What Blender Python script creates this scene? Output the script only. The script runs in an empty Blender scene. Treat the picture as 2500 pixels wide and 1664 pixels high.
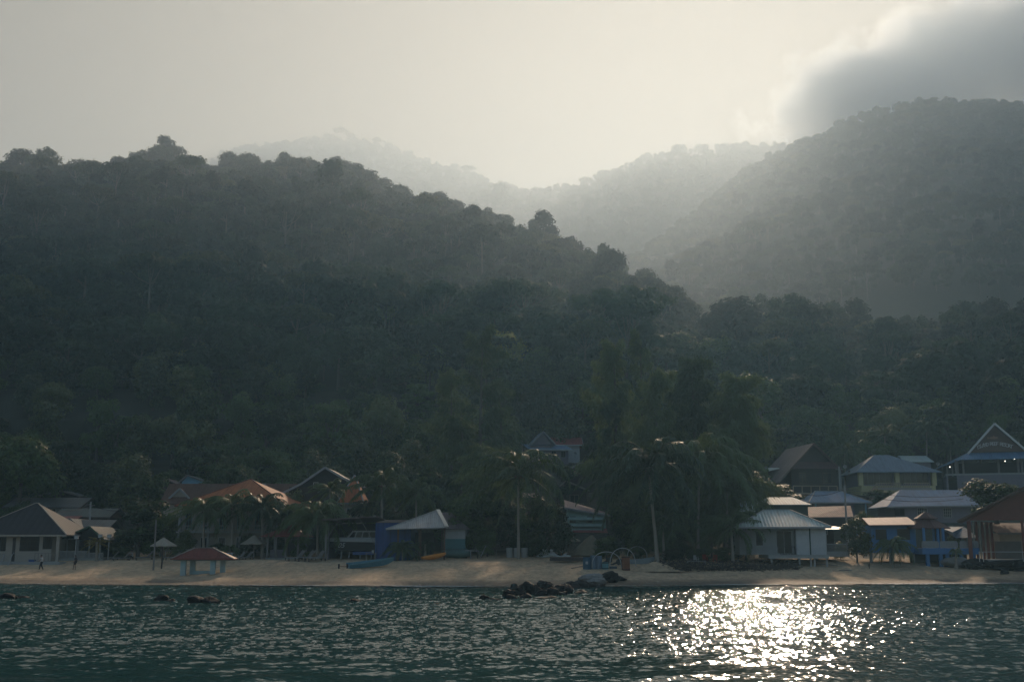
import bpy, math, random
import numpy as np
from mathutils import Vector, Matrix
R = math.radians
rng = np.random.default_rng(7)
random.seed(7)
scn = bpy.context.scene
COL = scn.collection

# ------------------------------------------------------------------ camera
F = 2700.0            # focal length in pixels of the 2500 px wide photograph
PITCH = R(10.5)
CAMZ = 4.0
cam = bpy.data.cameras.new('camera')
cam.sensor_width = 36.0
cam.lens = 36.0 * F / 2500.0
cam.clip_start = 0.5
cam.clip_end = 20000
camo = bpy.data.objects.new('camera', cam)
camo.location = (0, 0, CAMZ)
camo.rotation_euler = (math.pi / 2 + PITCH, 0, 0)
COL.objects.link(camo)
scn.camera = camo

# ------------------------------------------------------------------ render / exposure
scn.view_settings.view_transform = 'Standard'
scn.view_settings.look = 'None'
scn.view_settings.exposure = 0.92
scn.view_settings.gamma = 1.0
scn.cycles.use_denoising = True
scn.cycles.max_bounces = 4
scn.cycles.diffuse_bounces = 2
scn.cycles.glossy_bounces = 2
scn.cycles.transmission_bounces = 2
scn.cycles.transparent_max_bounces = 8
scn.cycles.volume_bounces = 2
scn.cycles.sample_clamp_indirect = 3.0
scn.cycles.caustics_reflective = False
scn.cycles.caustics_refractive = False

def ray(u, v):
    a = (u - 1250.0) / F; b = (832.0 - v) / F
    return Vector((a, math.cos(PITCH) - b * math.sin(PITCH), math.sin(PITCH) + b * math.cos(PITCH)))
def P(u, v, Y):
    "point on the photo's ray (u, v) where it stands Y metres out from the camera"
    d = ray(u, v); t = Y / d.y
    return Vector((d.x * t, Y, CAMZ + d.z * t))

# ------------------------------------------------------------------ sun and sky
SUN_EL, SUN_AZ = R(25.0), R(13.3)           # azimuth measured from +Y towards +X
sun = bpy.data.lights.new('sun', 'SUN')
sun.energy = 3.3
sun.angle = R(4.0)
sun.color = (1.0, 0.75, 0.53)
suno = bpy.data.objects.new('sun', sun)
sd = Vector((math.sin(SUN_AZ) * math.cos(SUN_EL), math.cos(SUN_AZ) * math.cos(SUN_EL), math.sin(SUN_EL)))
suno.rotation_euler = sd.to_track_quat('Z', 'Y').to_euler()
suno.location = (60, 300, 400)
COL.objects.link(suno)

w = bpy.data.worlds.new('World'); scn.world = w; w.use_nodes = True
nt = w.node_tree; N = nt.nodes; L = nt.links
for n in list(N): N.remove(n)
def node(tree, t, **kw):
    n = tree.nodes.new(t)
    for k, v in kw.items():
        if k.startswith('i_'):
            key = k[2:]
            n.inputs[int(key) if key.isdigit() else key.replace('_', ' ')].default_value = v
        else: setattr(n, k, v)
    return n
def wire(tree, a, b): tree.links.new(a, b)
def math_n(tree, op, a, b=None, c=None):
    n = tree.nodes.new('ShaderNodeMath'); n.operation = op
    for i, x in enumerate((a, b, c)):
        if x is None: continue
        if isinstance(x, (int, float)): n.inputs[i].default_value = x
        else: tree.links.new(x, n.inputs[i])
    return n.outputs[0]
def mixrgb(tree, blend, fac, a, b):
    n = tree.nodes.new('ShaderNodeMix'); n.data_type = 'RGBA'; n.blend_type = blend
    for s, x in (('Factor', fac), ('A', a), ('B', b)):
        idx = {'Factor': 0, 'A': 6, 'B': 7}[s]
        if isinstance(x, (int, float)): n.inputs[idx].default_value = x
        elif isinstance(x, tuple): n.inputs[idx].default_value = (*x[:3], 1)
        else: tree.links.new(x, n.inputs[idx])
    return n.outputs[2]
SKY_GAIN = 1.0
sky = node(nt, 'ShaderNodeTexSky', sky_type='NISHITA', sun_disc=False)
sky.sun_elevation = SUN_EL; sky.sun_rotation = SUN_AZ
sky.altitude = 0; sky.air_density = 1.0; sky.dust_density = 3.0; sky.ozone_density = 1.0
tc = node(nt, 'ShaderNodeTexCoord')
sep = node(nt, 'ShaderNodeSeparateXYZ'); L.new(tc.outputs['Generated'], sep.inputs[0])
dx, dy, dz = sep.outputs
ysafe = math_n(nt, 'MAXIMUM', dy, 0.05)
X = math_n(nt, 'DIVIDE', dx, ysafe); Z = math_n(nt, 'DIVIDE', dz, ysafe)
SKYK = 0.055
skyc = mixrgb(nt, 'MULTIPLY', 1.0, sky.outputs[0], (SKYK * 0.98, SKYK, SKYK * 0.97))
veil = node(nt, 'ShaderNodeMapRange', interpolation_type='SMOOTHSTEP', i_1=0.05, i_2=0.6); L.new(dy, veil.inputs[0])
skyv = mixrgb(nt, 'DARKEN', 1.0, skyc, (0.075, 0.066, 0.049))       # even veil added over the sky ahead; elsewhere it stays bright as fill
skyc = mixrgb(nt, 'MIX', veil.outputs[0], skyc, skyv)
bg = node(nt, 'ShaderNodeBackground', i_Strength=1.0); L.new(skyc, bg.inputs[0])
wo = node(nt, 'ShaderNodeOutputWorld'); L.new(bg.outputs[0], wo.inputs[0])

# ------------------------------------------------------------------ tags and helpers
def tag(o, label=None, cat=None, group=None, kind=None):
    if label: o['label'] = label
    if cat: o['category'] = cat
    if group: o['group'] = group
    if kind: o['kind'] = kind
    return o
def empty(name, loc, rz=0, label=None, cat=None, group=None):
    o = bpy.data.objects.new(name, None); COL.objects.link(o)
    o.location = loc; o.rotation_euler = (0, 0, rz); o.empty_display_size = 0.3
    return tag(o, label, cat, group)
def mesh_obj(name, me, parent=None, loc=None):
    o = bpy.data.objects.new(name, me); COL.objects.link(o)
    if parent is not None: o.parent = parent
    if loc is not None: o.location = loc
    return o
def np_mesh(name, verts, quads, mat, uvs=None, smooth=False):
    "verts (n,3), quads (m,4) or (m,3)"
    verts = np.asarray(verts, np.float32); quads = np.asarray(quads, np.int32)
    me = bpy.data.meshes.new(name); k = quads.shape[1]
    me.vertices.add(len(verts)); me.vertices.foreach_set('co', verts.ravel())
    me.loops.add(quads.size); me.loops.foreach_set('vertex_index', quads.ravel())
    me.polygons.add(len(quads)); me.polygons.foreach_set('loop_start', np.arange(0, quads.size, k, dtype=np.int32))
    me.polygons.foreach_set('loop_total', np.full(len(quads), k, np.int32))
    if smooth: me.polygons.foreach_set('use_smooth', np.ones(len(quads), bool))
    me.update(calc_edges=True)
    if mat: me.materials.append(mat)
    return me

# value noise on numpy arrays
_perm = rng.random((256, 256)).astype(np.float32)
def vnoise(x, y):
    x = np.asarray(x, float); y = np.asarray(y, float)
    xi = np.floor(x).astype(int); yi = np.floor(y).astype(int)
    fx = x - xi; fy = y - yi
    fx = fx * fx * (3 - 2 * fx); fy = fy * fy * (3 - 2 * fy)
    g = lambda a, b: _perm[a & 255, b & 255]
    return (g(xi, yi) * (1 - fx) + g(xi + 1, yi) * fx) * (1 - fy) + (g(xi, yi + 1) * (1 - fx) + g(xi + 1, yi + 1) * fx) * fy * 1.0
def fbm(x, y, o=4):
    s = 0; a = 0.5; t = 0
    for i in range(o):
        s = s + a * vnoise(x * 2 ** i + 17.3 * i, y * 2 ** i + 5.1 * i); t += a; a *= 0.5
    return s / t - 0.5

# ------------------------------------------------------------------ materials
def new_mat(name):
    m = bpy.data.materials.new(name); m.use_nodes = True
    t = m.node_tree
    for n in list(t.nodes): t.nodes.remove(n)
    out = t.nodes.new('ShaderNodeOutputMaterial')
    return m, t, out
def leaf_mat(name, c1, c2, transl=0.35, rough=0.45, scale=0.12, spec=0.5):
    m, t, out = new_mat(name)
    geo = node(t, 'ShaderNodeNewGeometry')
    nz = node(t, 'ShaderNodeTexNoise', i_Scale=scale, i_Detail=3.0); wire(t, geo.outputs['Position'], nz.inputs['Vector'])
    oi = node(t, 'ShaderNodeObjectInfo')
    f = math_n(t, 'ADD', math_n(t, 'MULTIPLY', nz.outputs[0], 1.6), -0.3)
    f = math_n(t, 'ADD', f, math_n(t, 'MULTIPLY', math_n(t, 'SUBTRACT', oi.outputs['Random'], 0.5), 1.3))
    f = math_n(t, 'ADD', f, math_n(t, 'MULTIPLY', math_n(t, 'SUBTRACT', geo.outputs['Random Per Island'], 0.5), 0.6))
    n = t.nodes.new('ShaderNodeClamp'); wire(t, f, n.inputs[0])
    c = mixrgb(t, 'MIX', n.outputs[0], c1, c2)
    p = node(t, 'ShaderNodeBsdfPrincipled', i_Roughness=rough); wire(t, c, p.inputs['Base Color'])
    p.inputs['Specular IOR Level'].default_value = spec
    tr = node(t, 'ShaderNodeBsdfTranslucent')
    c2_ = mixrgb(t, 'MULTIPLY', 1.0, c, (1.3, 1.25, 0.5)); wire(t, c2_, tr.inputs[0])
    mx = node(t, 'ShaderNodeMixShader', i_0=transl); wire(t, p.outputs[0], mx.inputs[1]); wire(t, tr.outputs[0], mx.inputs[2])
    wire(t, mx.outputs[0], out.inputs[0])
    return m
def solid(name, col, rough=0.7, var=0.25, scale=2.0, metal=0.0, bump=0.0, spec=0.4, dirt=None, coord='Object'):
    "a weathered paint/wood/concrete surface: base colour broken by two noises"
    m, t, out = new_mat(name)
    tcn = node(t, 'ShaderNodeTexCoord')
    nz = node(t, 'ShaderNodeTexNoise', i_Scale=scale, i_Detail=6.0, i_Roughness=0.6); wire(t, tcn.outputs[coord], nz.inputs['Vector'])
    n2 = node(t, 'ShaderNodeTexNoise', i_Scale=scale * 0.23, i_Detail=3.0); wire(t, tcn.outputs[coord], n2.inputs['Vector'])
    d = tuple(c * (1 - var) for c in col) if dirt is None else dirt
    e = tuple(min(1, c * (1 + var * 0.6)) for c in col)
    c = mixrgb(t, 'MIX', nz.outputs[0], d, e)
    r = node(t, 'ShaderNodeMapRange', i_1=0.42, i_2=0.62); wire(t, n2.outputs[0], r.inputs[0])
    c = mixrgb(t, 'MIX', math_n(t, 'MULTIPLY', r.outputs[0], 0.6), c, col)
    p = node(t, 'ShaderNodeBsdfPrincipled', i_Roughness=rough, i_Metallic=metal); wire(t, c, p.inputs['Base Color'])
    p.inputs['Specular IOR Level'].default_value = spec
    if bump:
        b = node(t, 'ShaderNodeBump', i_Strength=1.0, i_Distance=bump); wire(t, nz.outputs[0], b.inputs['Height']); wire(t, b.outputs[0], p.inputs['Normal'])
    wire(t, p.outputs[0], out.inputs[0])
    return m
M = {}
M['forest1'] = leaf_mat('forest_leaves_dark', (0.008, 0.018, 0.010), (0.028, 0.054, 0.026), scale=0.06, spec=0.12, rough=0.7, transl=0.25)
M['forest2'] = leaf_mat('forest_leaves_mid', (0.014, 0.030, 0.013), (0.044, 0.072, 0.030), scale=0.06, spec=0.12, rough=0.7, transl=0.25)
M['forest3'] = leaf_mat('forest_leaves_olive', (0.024, 0.032, 0.013), (0.075, 0.088, 0.034), scale=0.06, spec=0.12, rough=0.7, transl=0.25)
M['bark'] = solid('bark', (0.11, 0.095, 0.075), 0.9, 0.4, 6.0)
M['pale_bark'] = solid('pale_bark', (0.42, 0.40, 0.35), 0.85, 0.3, 4.0)
M['soil'] = solid('forest_floor', (0.035, 0.04, 0.02), 0.95, 0.5, 0.2)

# ------------------------------------------------------------------ land
def shore(x):
    "distance of the waterline for a given x"
    x = np.asarray(x, float)
    return np.interp(x, [-200, -60, -40, -20, -4, 6, 20, 40, 52, 70, 200], [127, 123, 119, 115, 113.5, 114, 117, 121, 123, 122, 122]) + 0.35 * np.sin(x * 0.31) + 0.2 * np.sin(x * 0.83 + 1)
def base_land(x, y):
    s = np.asarray(y, float) - shore(x)
    z = np.interp(s, [-60, -12, 0, 3, 8, 14, 22, 32, 45, 90, 130, 260, 4000], [-9, -1.2, 0.0, 0.16, 0.62, 1.35, 2.15, 2.5, 4.2, 14, 22, 44, 44])
    return z
def az_te(u, v):
    d = ray(u, v); return math.atan2(d.x, d.y), d.z / math.hypot(d.x, d.y)
class Hill:
    def __init__(self, pts, foot, zf, treeh, back, shape=1.0, rough=1.0, seed=0):
        "pts: (u, v, D) of the treetop skyline"
        A = [(*az_te(u, v), D) for u, v, D in pts]
        self.az = np.array([a[0] for a in A]); te = np.array([a[1] for a in A]); self.D = np.array([a[2] for a in A], float)
        self.zr = CAMZ + self.D * te - treeh
        self.foot, self.zf, self.back, self.shape, self.rough, self.seed = foot, zf, back, shape, rough, seed
    def z(self, x, y):
        az = np.arctan2(x, y); r = np.hypot(x, y)
        D = np.interp(az, self.az, self.D); zr = np.interp(az, self.az, self.zr)
        t = (r - self.foot) / (D - self.foot)
        up = self.zf + (zr - self.zf) * np.power(np.clip(t, 0, 1), self.shape)
        nz = fbm(x / 90 + self.seed, y / 90, 4) * 46 + fbm(x / 28 + self.seed, y / 28, 3) * 12
        k = np.clip(t, 0, 1); k = np.sin(np.pi * np.clip(k, 0, 1)) * 0.9 + 0.04
        up = up + nz * k * self.rough * np.clip(D / 650, 0.6, 2.0)
        return np.where(t < 0, self.zf - (self.foot - r) * 0.25, np.where(t > 1, zr - (r - D) * self.back, up))
LEFT = Hill([(-1500, 560, 640), (-800, 480, 650), (-300, 420, 650), (0, 398, 650), (110, 380, 650), (205, 418, 645), (330, 378, 640), (420, 365, 640), (490, 392, 640), (620, 392, 640), (720, 390, 635), (800, 402, 630), (880, 410, 620),
             (930, 440, 610), (1010, 482, 590), (1060, 465, 580), (1130, 492, 560), (1250, 555, 530), (1340, 570, 510), (1400, 602, 490), (1470, 620, 470), (1530, 655, 450), (1600, 690, 430), (1660, 750, 410), (1720, 850, 390), (1800, 960, 370), (1900, 1050, 350)],
            225, 17, 12, 0.55, 0.92, 0.85, 3.0)
FAR = Hill([(-600, 600, 2100), (0, 520, 2100), (400, 425, 2050), (500, 390, 2000), (600, 358, 2000), (700, 338, 2000), (800, 330, 2000), (870, 334, 1980), (950, 358, 1950), (1050, 385, 1900), (1150, 420, 1850), (1250, 445, 1800), (1320, 457, 1750), (1370, 458, 1700),
            (1420, 438, 1700), (1500, 402, 1700), (1600, 368, 1700), (1700, 352, 1700), (1800, 345, 1750), (2000, 340, 1800), (2600, 420, 1900)],
           800, 60, 18, 0.5, 1.0, 1.0, 11.0)
RIGHT = Hill([(1180, 860, 820), (1300, 780, 850), (1400, 720, 900), (1500, 650, 960), (1600, 580, 1020), (1700, 505, 1100), (1780, 447, 1180), (1823, 405, 1230), (1876, 378, 1260), (1961, 341, 1290), (2046, 299, 1300), (2152, 257, 1300), (2258, 236, 1300), (2332, 241, 1300), (2417, 243, 1300), (2500, 250, 1300), (2700, 240, 1250), (3100, 260, 1200), (3800, 380, 1100)],
             380, 30, 11, 0.5, 1.0, 0.4, 23.0)
MID = Hill([(1480, 960, 560), (1560, 850, 580), (1640, 745, 600), (1710, 710, 600), (1790, 735, 600), (1870, 790, 590), (2000, 800, 580), (2100, 790, 580), (2300, 770, 580), (2500, 800, 580), (3000, 780, 560)],
           330, 30, 10, 0.3, 1.0, 0.5, 31.0)
FOOTH = Hill([(1350, 1000, 330), (1450, 900, 350), (1550, 840, 360), (1650, 815, 370), (1760, 835, 380), (1870, 765, 390), (1990, 775, 390), (2100, 800, 390), (2220, 780, 380), (2300, 755, 380), (2400, 780, 370), (2500, 770, 370), (3000, 740, 350)],
             240, 19, 9, 0.2, 0.9, 0.5, 41.0)
PADS = []
def pad(u, v, Y, hw, hd):
    q_ = P(u, v, Y); PADS.append((q_.x, Y + hd * 0.8, q_.z, hw, hd))
for a_ in ((130, 1262, 176, 9, 5), (560, 1300, 163, 12, 5), (790, 1300, 165, 8, 5), (850, 1290, 170, 4, 4), (1330, 1128, 226, 9, 6), (1405, 1128, 226, 7, 6), (1420, 1200, 200, 7, 5), (1400, 1250, 180, 6, 4), (1425, 1300, 160, 6, 5),
           (1985, 1205, 205, 10, 6), (2045, 1262, 182, 9, 5), (2035, 1300, 168, 8, 5), (2190, 1215, 200, 12, 6), (2440, 1205, 205, 14, 7), (2260, 1275, 170, 11, 5), (475, 1190, 190, 5, 4), (1925, 1265, 170, 8, 4), (409, 1198, 185, 4, 4)):
    pad(*a_)
def padded(x, y, z):
    W0 = np.ones_like(z); num = z * 0; den = z * 0
    for (px_, py_, pz_, hw, hd) in PADS:
        d = np.maximum(np.abs(x - px_) / (hw + 1.5), np.abs(y - py_) / (hd + 1.5)); wt = np.exp(-d ** 4)
        num = num + wt * pz_; den = den + wt; W0 = W0 * (1 - wt)
    return (z * W0 + num * (1 - W0) / np.maximum(den, 1e-6)) * 1.0
def land(x, y):
    x = np.asarray(x, float); y = np.asarray(y, float)
    z = base_land(x, y); r = np.hypot(x, y)
    for h in (LEFT, FOOTH, MID):
        z = np.where(r > h.foot, np.maximum(z, h.z(x, y)), z)
    z = np.where(r > 245, z, np.minimum(z, base_land(x, y) + 4))
    return padded(x, y, z)
def ground(x, y): return float(land(np.array([x]), np.array([y]))[0])
def polar_mesh(name, azs, rs, fn, mat):
    A, Rr = np.meshgrid(azs, rs); x = Rr * np.sin(A); y = Rr * np.cos(A); z = fn(x, y)
    n, m_ = A.shape
    idx = np.arange(n * m_).reshape(n, m_)
    q = np.stack([idx[:-1, :-1], idx[:-1, 1:], idx[1:, 1:], idx[1:, :-1]], -1).reshape(-1, 4)
    me = np_mesh(name, np.stack([x, y, z], -1).reshape(-1, 3), q, mat, smooth=True)
    return tag(mesh_obj(name, me), kind='structure')

sand_m, t, out = new_mat('sand_and_earth')
geo = node(t, 'ShaderNodeNewGeometry'); sp = node(t, 'ShaderNodeSeparateXYZ'); wire(t, geo.outputs['Position'], sp.inputs[0])
na = node(t, 'ShaderNodeTexNoise', i_Scale=0.35, i_Detail=5.0); wire(t, geo.outputs['Position'], na.inputs['Vector'])
mp = node(t, 'ShaderNodeMapping'); mp.inputs['Scale'].default_value = (1.0, 0.45, 1.0); wire(t, geo.outputs['Position'], mp.inputs[0])
nb = node(t, 'ShaderNodeTexNoise', i_Scale=1.7, i_Detail=5.0, i_Roughness=0.65); wire(t, mp.outputs[0], nb.inputs['Vector'])
c = mixrgb(t, 'MIX', na.outputs[0], (0.52, 0.37, 0.225), (0.70, 0.51, 0.31))
rr = node(t, 'ShaderNodeMapRange', i_1=0.35, i_2=0.7); wire(t, nb.outputs[0], rr.inputs[0])
c = mixrgb(t, 'MIX', math_n(t, 'MULTIPLY', rr.outputs[0], 0.62), c, (0.17, 0.125, 0.085))
wet = node(t, 'ShaderNodeMapRange', i_1=0.20, i_2=0.52, i_3=1.0, i_4=0.0)
wire(t, math_n(t, 'ADD', sp.outputs[2], math_n(t, 'MULTIPLY', math_n(t, 'SUBTRACT', na.outputs[0], 0.5), 0.25)), wet.inputs[0])
c = mixrgb(t, 'MIX', math_n(t, 'MULTIPLY', wet.outputs[0], 0.85), c, (0.085, 0.068, 0.05))
veg = node(t, 'ShaderNodeMapRange', i_1=2.6, i_2=3.4); wire(t, sp.outputs[2], veg.inputs[0])
c = mixrgb(t, 'MIX', veg.outputs[0], c, (0.035, 0.036, 0.02))
p = node(t, 'ShaderNodeBsdfPrincipled'); wire(t, c, p.inputs['Base Color'])
ro = node(t, 'ShaderNodeMapRange', i_3=0.95, i_4=0.75); wire(t, wet.outputs[0], ro.inputs[0]); wire(t, ro.outputs[0], p.inputs['Roughness'])
bp = node(t, 'ShaderNodeBump', i_Strength=1.0, i_Distance=0.22); wire(t, nb.outputs[0], bp.inputs['Height']); wire(t, bp.outputs[0], p.inputs['Normal'])
wire(t, p.outputs[0], out.inputs[0])

AZW = R(40)
# near land: cartesian, fine, from under the water to the first slopes
xs = np.arange(-170, 171, 0.8); ys = np.concatenate([np.arange(60, 108, 3.0), np.arange(108, 152, 0.4), np.arange(152, 262, 1.5)])
XX, YY = np.meshgrid(xs, ys); s_ = YY - shore(XX)
ZZ = land(XX, YY)
dune = (fbm(XX / 5, YY / 3.0, 4) * 0.35 + fbm(XX / 1.3, YY / 0.9, 3) * 0.14) * np.clip((s_ - 2.0) / 6, 0, 1)
ZZ = ZZ + dune
ii = np.arange(XX.size).reshape(XX.shape)
q = np.stack([ii[:-1, :-1], ii[:-1, 1:], ii[1:, 1:], ii[1:, :-1]], -1).reshape(-1, 4)
tag(mesh_obj('ground', np_mesh('ground', np.stack([XX, YY, ZZ], -1).reshape(-1, 3), q, sand_m, smooth=True)), kind='structure')
def behind(x, y): return np.where(np.hypot(x, y) < 262, land(x, y) - 3.0, land(x, y))
polar_mesh('hillside', np.linspace(-AZW, AZW, 260), np.concatenate([np.arange(215, 700, 5.0), np.arange(700, 1100, 40)]), behind, M['soil'])
polar_mesh('mountain', np.linspace(R(-22), R(42), 260), np.arange(400, 1700, 12.0), lambda x, y: RIGHT.z(x, y), M['soil'])
polar_mesh('far_mountain', np.linspace(R(-35), R(30), 260), np.arange(820, 2500, 16.0), lambda x, y: FAR.z(x, y), M['soil'])

# ------------------------------------------------------------------ foliage geometry
def leaf_quads(c, nrm, size, aspect=0.6, jitter=0.35):
    "one bent diamond of leaves per centre, lying across nrm"
    n = len(c)
    nrm = nrm + rng.normal(0, jitter, (n, 3)); nrm /= np.linalg.norm(nrm, axis=1, keepdims=True) + 1e-9
    a = rng.normal(0, 1, (n, 3)); t1 = np.cross(nrm, a); t1 /= np.linalg.norm(t1, axis=1, keepdims=True) + 1e-9
    t2 = np.cross(nrm, t1)
    s = (size * rng.uniform(0.6, 1.35, n))[:, None]
    v = np.stack([c - t1 * s, c + t2 * s * aspect + nrm * s * 0.12, c + t1 * s, c - t2 * s * aspect + nrm * s * 0.12], 1).reshape(-1, 3)
    q = np.arange(4 * n).reshape(n, 4)
    return v, q
def sphere_dirs(n, up=0.25):
    d = rng.normal(0, 1, (n, 3)); d[:, 2] += up; return d / np.linalg.norm(d, axis=1, keepdims=True)
def crown_from_lobes(lobes, n_per_m2, leaf, inner=0.25, jit=0.35):
    "lobes: (cx, cy, cz, rx, ry, rz)"
    C = []; NN = []
    for (cx, cy, cz, rx, ry, rz) in lobes:
        area = 4 * math.pi * ((rx * ry + rx * rz + ry * rz) / 3)
        n = max(12, int(area * n_per_m2))
        d = sphere_dirs(n, 0.35)
        lump = 1 + 0.22 * np.sin(d[:, 0] * 5 + cx) * np.sin(d[:, 1] * 5 + cy) + 0.14 * np.sin(d[:, 2] * 9 + d[:, 0] * 6 + cz)
        rad = np.where(rng.random(n) < inner, rng.uniform(0.35, 0.85, n), rng.uniform(0.82, 1.08, n)) * lump
        C.append(d * rad[:, None] * np.array([rx, ry, rz]) + np.array([cx, cy, cz])); NN.append(d)
    C = np.concatenate(C); NN = np.concatenate(NN)
    return leaf_quads(C, NN + np.array([0, 0, 0.4]), np.full(len(C), leaf), jitter=jit)
def tube_np(path, radii, sides=6):
    path = np.asarray(path, float); n = len(path); V = []
    for i in range(n):
        t_ = path[min(i + 1, n - 1)] - path[max(i - 1, 0)]; t_ /= np.linalg.norm(t_) + 1e-9
        a = np.cross(t_, [0, 1, 0.01] if abs(t_[1]) < 0.9 else [1, 0, 0]); a /= np.linalg.norm(a); b = np.cross(t_, a)
        th = np.linspace(0, 2 * np.pi, sides, endpoint=False)
        V.append(path[i] + radii[i] * (np.cos(th)[:, None] * a + np.sin(th)[:, None] * b))
    V = np.concatenate(V); Q = []
    for i in range(n - 1):
        for k in range(sides):
            Q.append((i * sides + k, i * sides + (k + 1) % sides, (i + 1) * sides + (k + 1) % sides, (i + 1) * sides + k))
    return V, np.array(Q)
def join_np(parts):
    V = []; Q = []; o = 0
    for v, q in parts:
        V.append(v); Q.append(np.asarray(q) + o); o += len(v)
    return np.concatenate(V), np.concatenate(Q)
def limbs(base_r, trunk_top, lobes, lean=(0, 0), sides=6):
    "trunk from the ground to trunk_top with limbs reaching each lobe"
    tx, ty = lean
    pts = [(0, 0, -1.0), (0, 0, 0.1), (tx * 0.3, ty * 0.3, trunk_top * 0.4), (tx * 0.7, ty * 0.7, trunk_top * 0.75), (tx, ty, trunk_top)]
    parts = [tube_np(pts, [base_r * 1.35, base_r * 1.15, base_r * 0.85, base_r * 0.75, base_r * 0.6], sides)]
    for (cx, cy, cz, rx, ry, rz) in lobes:
        a = np.array([tx * 0.85, ty * 0.85, trunk_top * rng.uniform(0.75, 1.0)]); b = np.array([cx, cy, cz])
        m_ = (a + b) / 2 + np.array([0, 0, -0.08 * np.linalg.norm(b - a)])
        parts.append(tube_np([a, m_, b], [base_r * 0.42, base_r * 0.28, base_r * 0.1], 5))
    return join_np(parts)

def forest_tree(kind, seed):
    "a rain-forest tree about 14 m tall, crown 11-14 m across; coarse leaves for the far slopes"
    global rng
    keep = rng; rng = np.random.default_rng(100 + seed)
    H = rng.uniform(13, 16); lobes = []
    if kind == 'dome':
        for i in range(9):
            a = rng.uniform(0, 6.28); r = rng.uniform(1.0, 4.2) if i else 0
            lobes.append((r * math.cos(a), r * math.sin(a), H - 3.2 - r * 0.55 + rng.uniform(-.6, .6), *rng.uniform(1.9, 3.0, 2), rng.uniform(1.5, 2.4)))
        for i in range(5):
            a = rng.uniform(0, 6.28); lobes.append((4.2 * math.cos(a), 4.2 * math.sin(a), H * 0.5 + rng.uniform(-1, 1), 2.3, 2.3, 2.6))
    elif kind == 'flat':
        for i in range(11):
            a = rng.uniform(0, 6.28); r = rng.uniform(1.0, 6.0) if i else 0
            lobes.append((r * math.cos(a), r * math.sin(a), H - 1.6 - 0.06 * r * r + rng.uniform(-.8, .5), *rng.uniform(1.8, 2.8, 2), rng.uniform(0.8, 1.3)))
    elif kind == 'tall':
        for i in range(9):
            a = rng.uniform(0, 6.28); r = rng.uniform(0.5, 2.6)
            lobes.append((r * math.cos(a), r * math.sin(a), H + 3.5 - i * .5, *rng.uniform(1.4, 2.2, 2), rng.uniform(1.2, 2.0)))
    else:
        for i in range(10):
            a = rng.uniform(0, 6.28); r = rng.uniform(0, 4.0)
            lobes.append((r * math.cos(a), r * math.sin(a), H * rng.uniform(0.45, 0.92), *rng.uniform(1.5, 2.6, 2), rng.uniform(1.2, 2.0)))
    v, q = crown_from_lobes(lobes, 3.4 if kind != 'flat' else 2.6, 0.5 if kind != 'flat' else .42, 0.2, 0.2)
    tv, tq = limbs(0.28, H * 0.62, lobes[:6])
    rng = keep
    return v, q, tv, tq, H
def mesh2(name, v, q, m1, tv, tq, m2):
    V, Q = join_np([(v, q), (tv, tq)])
    me = np_mesh(name, V, Q, m1); me.materials.append(m2)
    mi = np.zeros(len(Q), np.int32); mi[len(q):] = 1; me.polygons.foreach_set('material_index', mi)
    return me
fcol = bpy.data.collections.new('forest_sources')
FT = []
for i, (k, mt) in enumerate((('dome', 'forest1'), ('flat', 'forest2'), ('dome', 'forest2'), ('irregular', 'forest1'), ('tall', 'forest1'), ('flat', 'forest3'), ('irregular', 'forest2'), ('dome', 'forest1'))):
    v, q, tv, tq, H = forest_tree(k, i)
    FT.append((k, mt, v, q, tv, tq, H))
    o = bpy.data.objects.new('forest_tree_%02d' % i, mesh2('ft%02d' % i, v, q, M[mt], tv, tq, M['pale_bark' if k == 'tall' else 'bark'])); fcol.objects.link(o)

gt = bpy.data.node_groups.new('scatter_trees', 'GeometryNodeTree')
gt.interface.new_socket('Geometry', in_out='INPUT', socket_type='NodeSocketGeometry')
gt.interface.new_socket('Geometry', in_out='OUTPUT', socket_type='NodeSocketGeometry')
gi = gt.nodes.new('NodeGroupInput'); go = gt.nodes.new('NodeGroupOutput')
ci = gt.nodes.new('GeometryNodeCollectionInfo'); ci.inputs['Collection'].default_value = fcol
ci.inputs['Separate Children'].default_value = True; ci.inputs['Reset Children'].default_value = True
ip = gt.nodes.new('GeometryNodeInstanceOnPoints'); ip.inputs['Pick Instance'].default_value = True
def nattr(nm, ty):
    a = gt.nodes.new('GeometryNodeInputNamedAttribute'); a.data_type = ty; a.inputs['Name'].default_value = nm; return a.outputs[0]
gt.links.new(gi.outputs[0], ip.inputs['Points']); gt.links.new(ci.outputs[0], ip.inputs['Instance'])
gt.links.new(nattr('idx', 'INT'), ip.inputs['Instance Index'])
cx_ = gt.nodes.new('ShaderNodeCombineXYZ'); gt.links.new(nattr('rot', 'FLOAT'), cx_.inputs[2])
gt.links.new(cx_.outputs[0], ip.inputs['Rotation'])
gt.links.new(nattr('scl', 'FLOAT_VECTOR'), ip.inputs['Scale'])
gt.links.new(ip.outputs[0], go.inputs[0])
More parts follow.
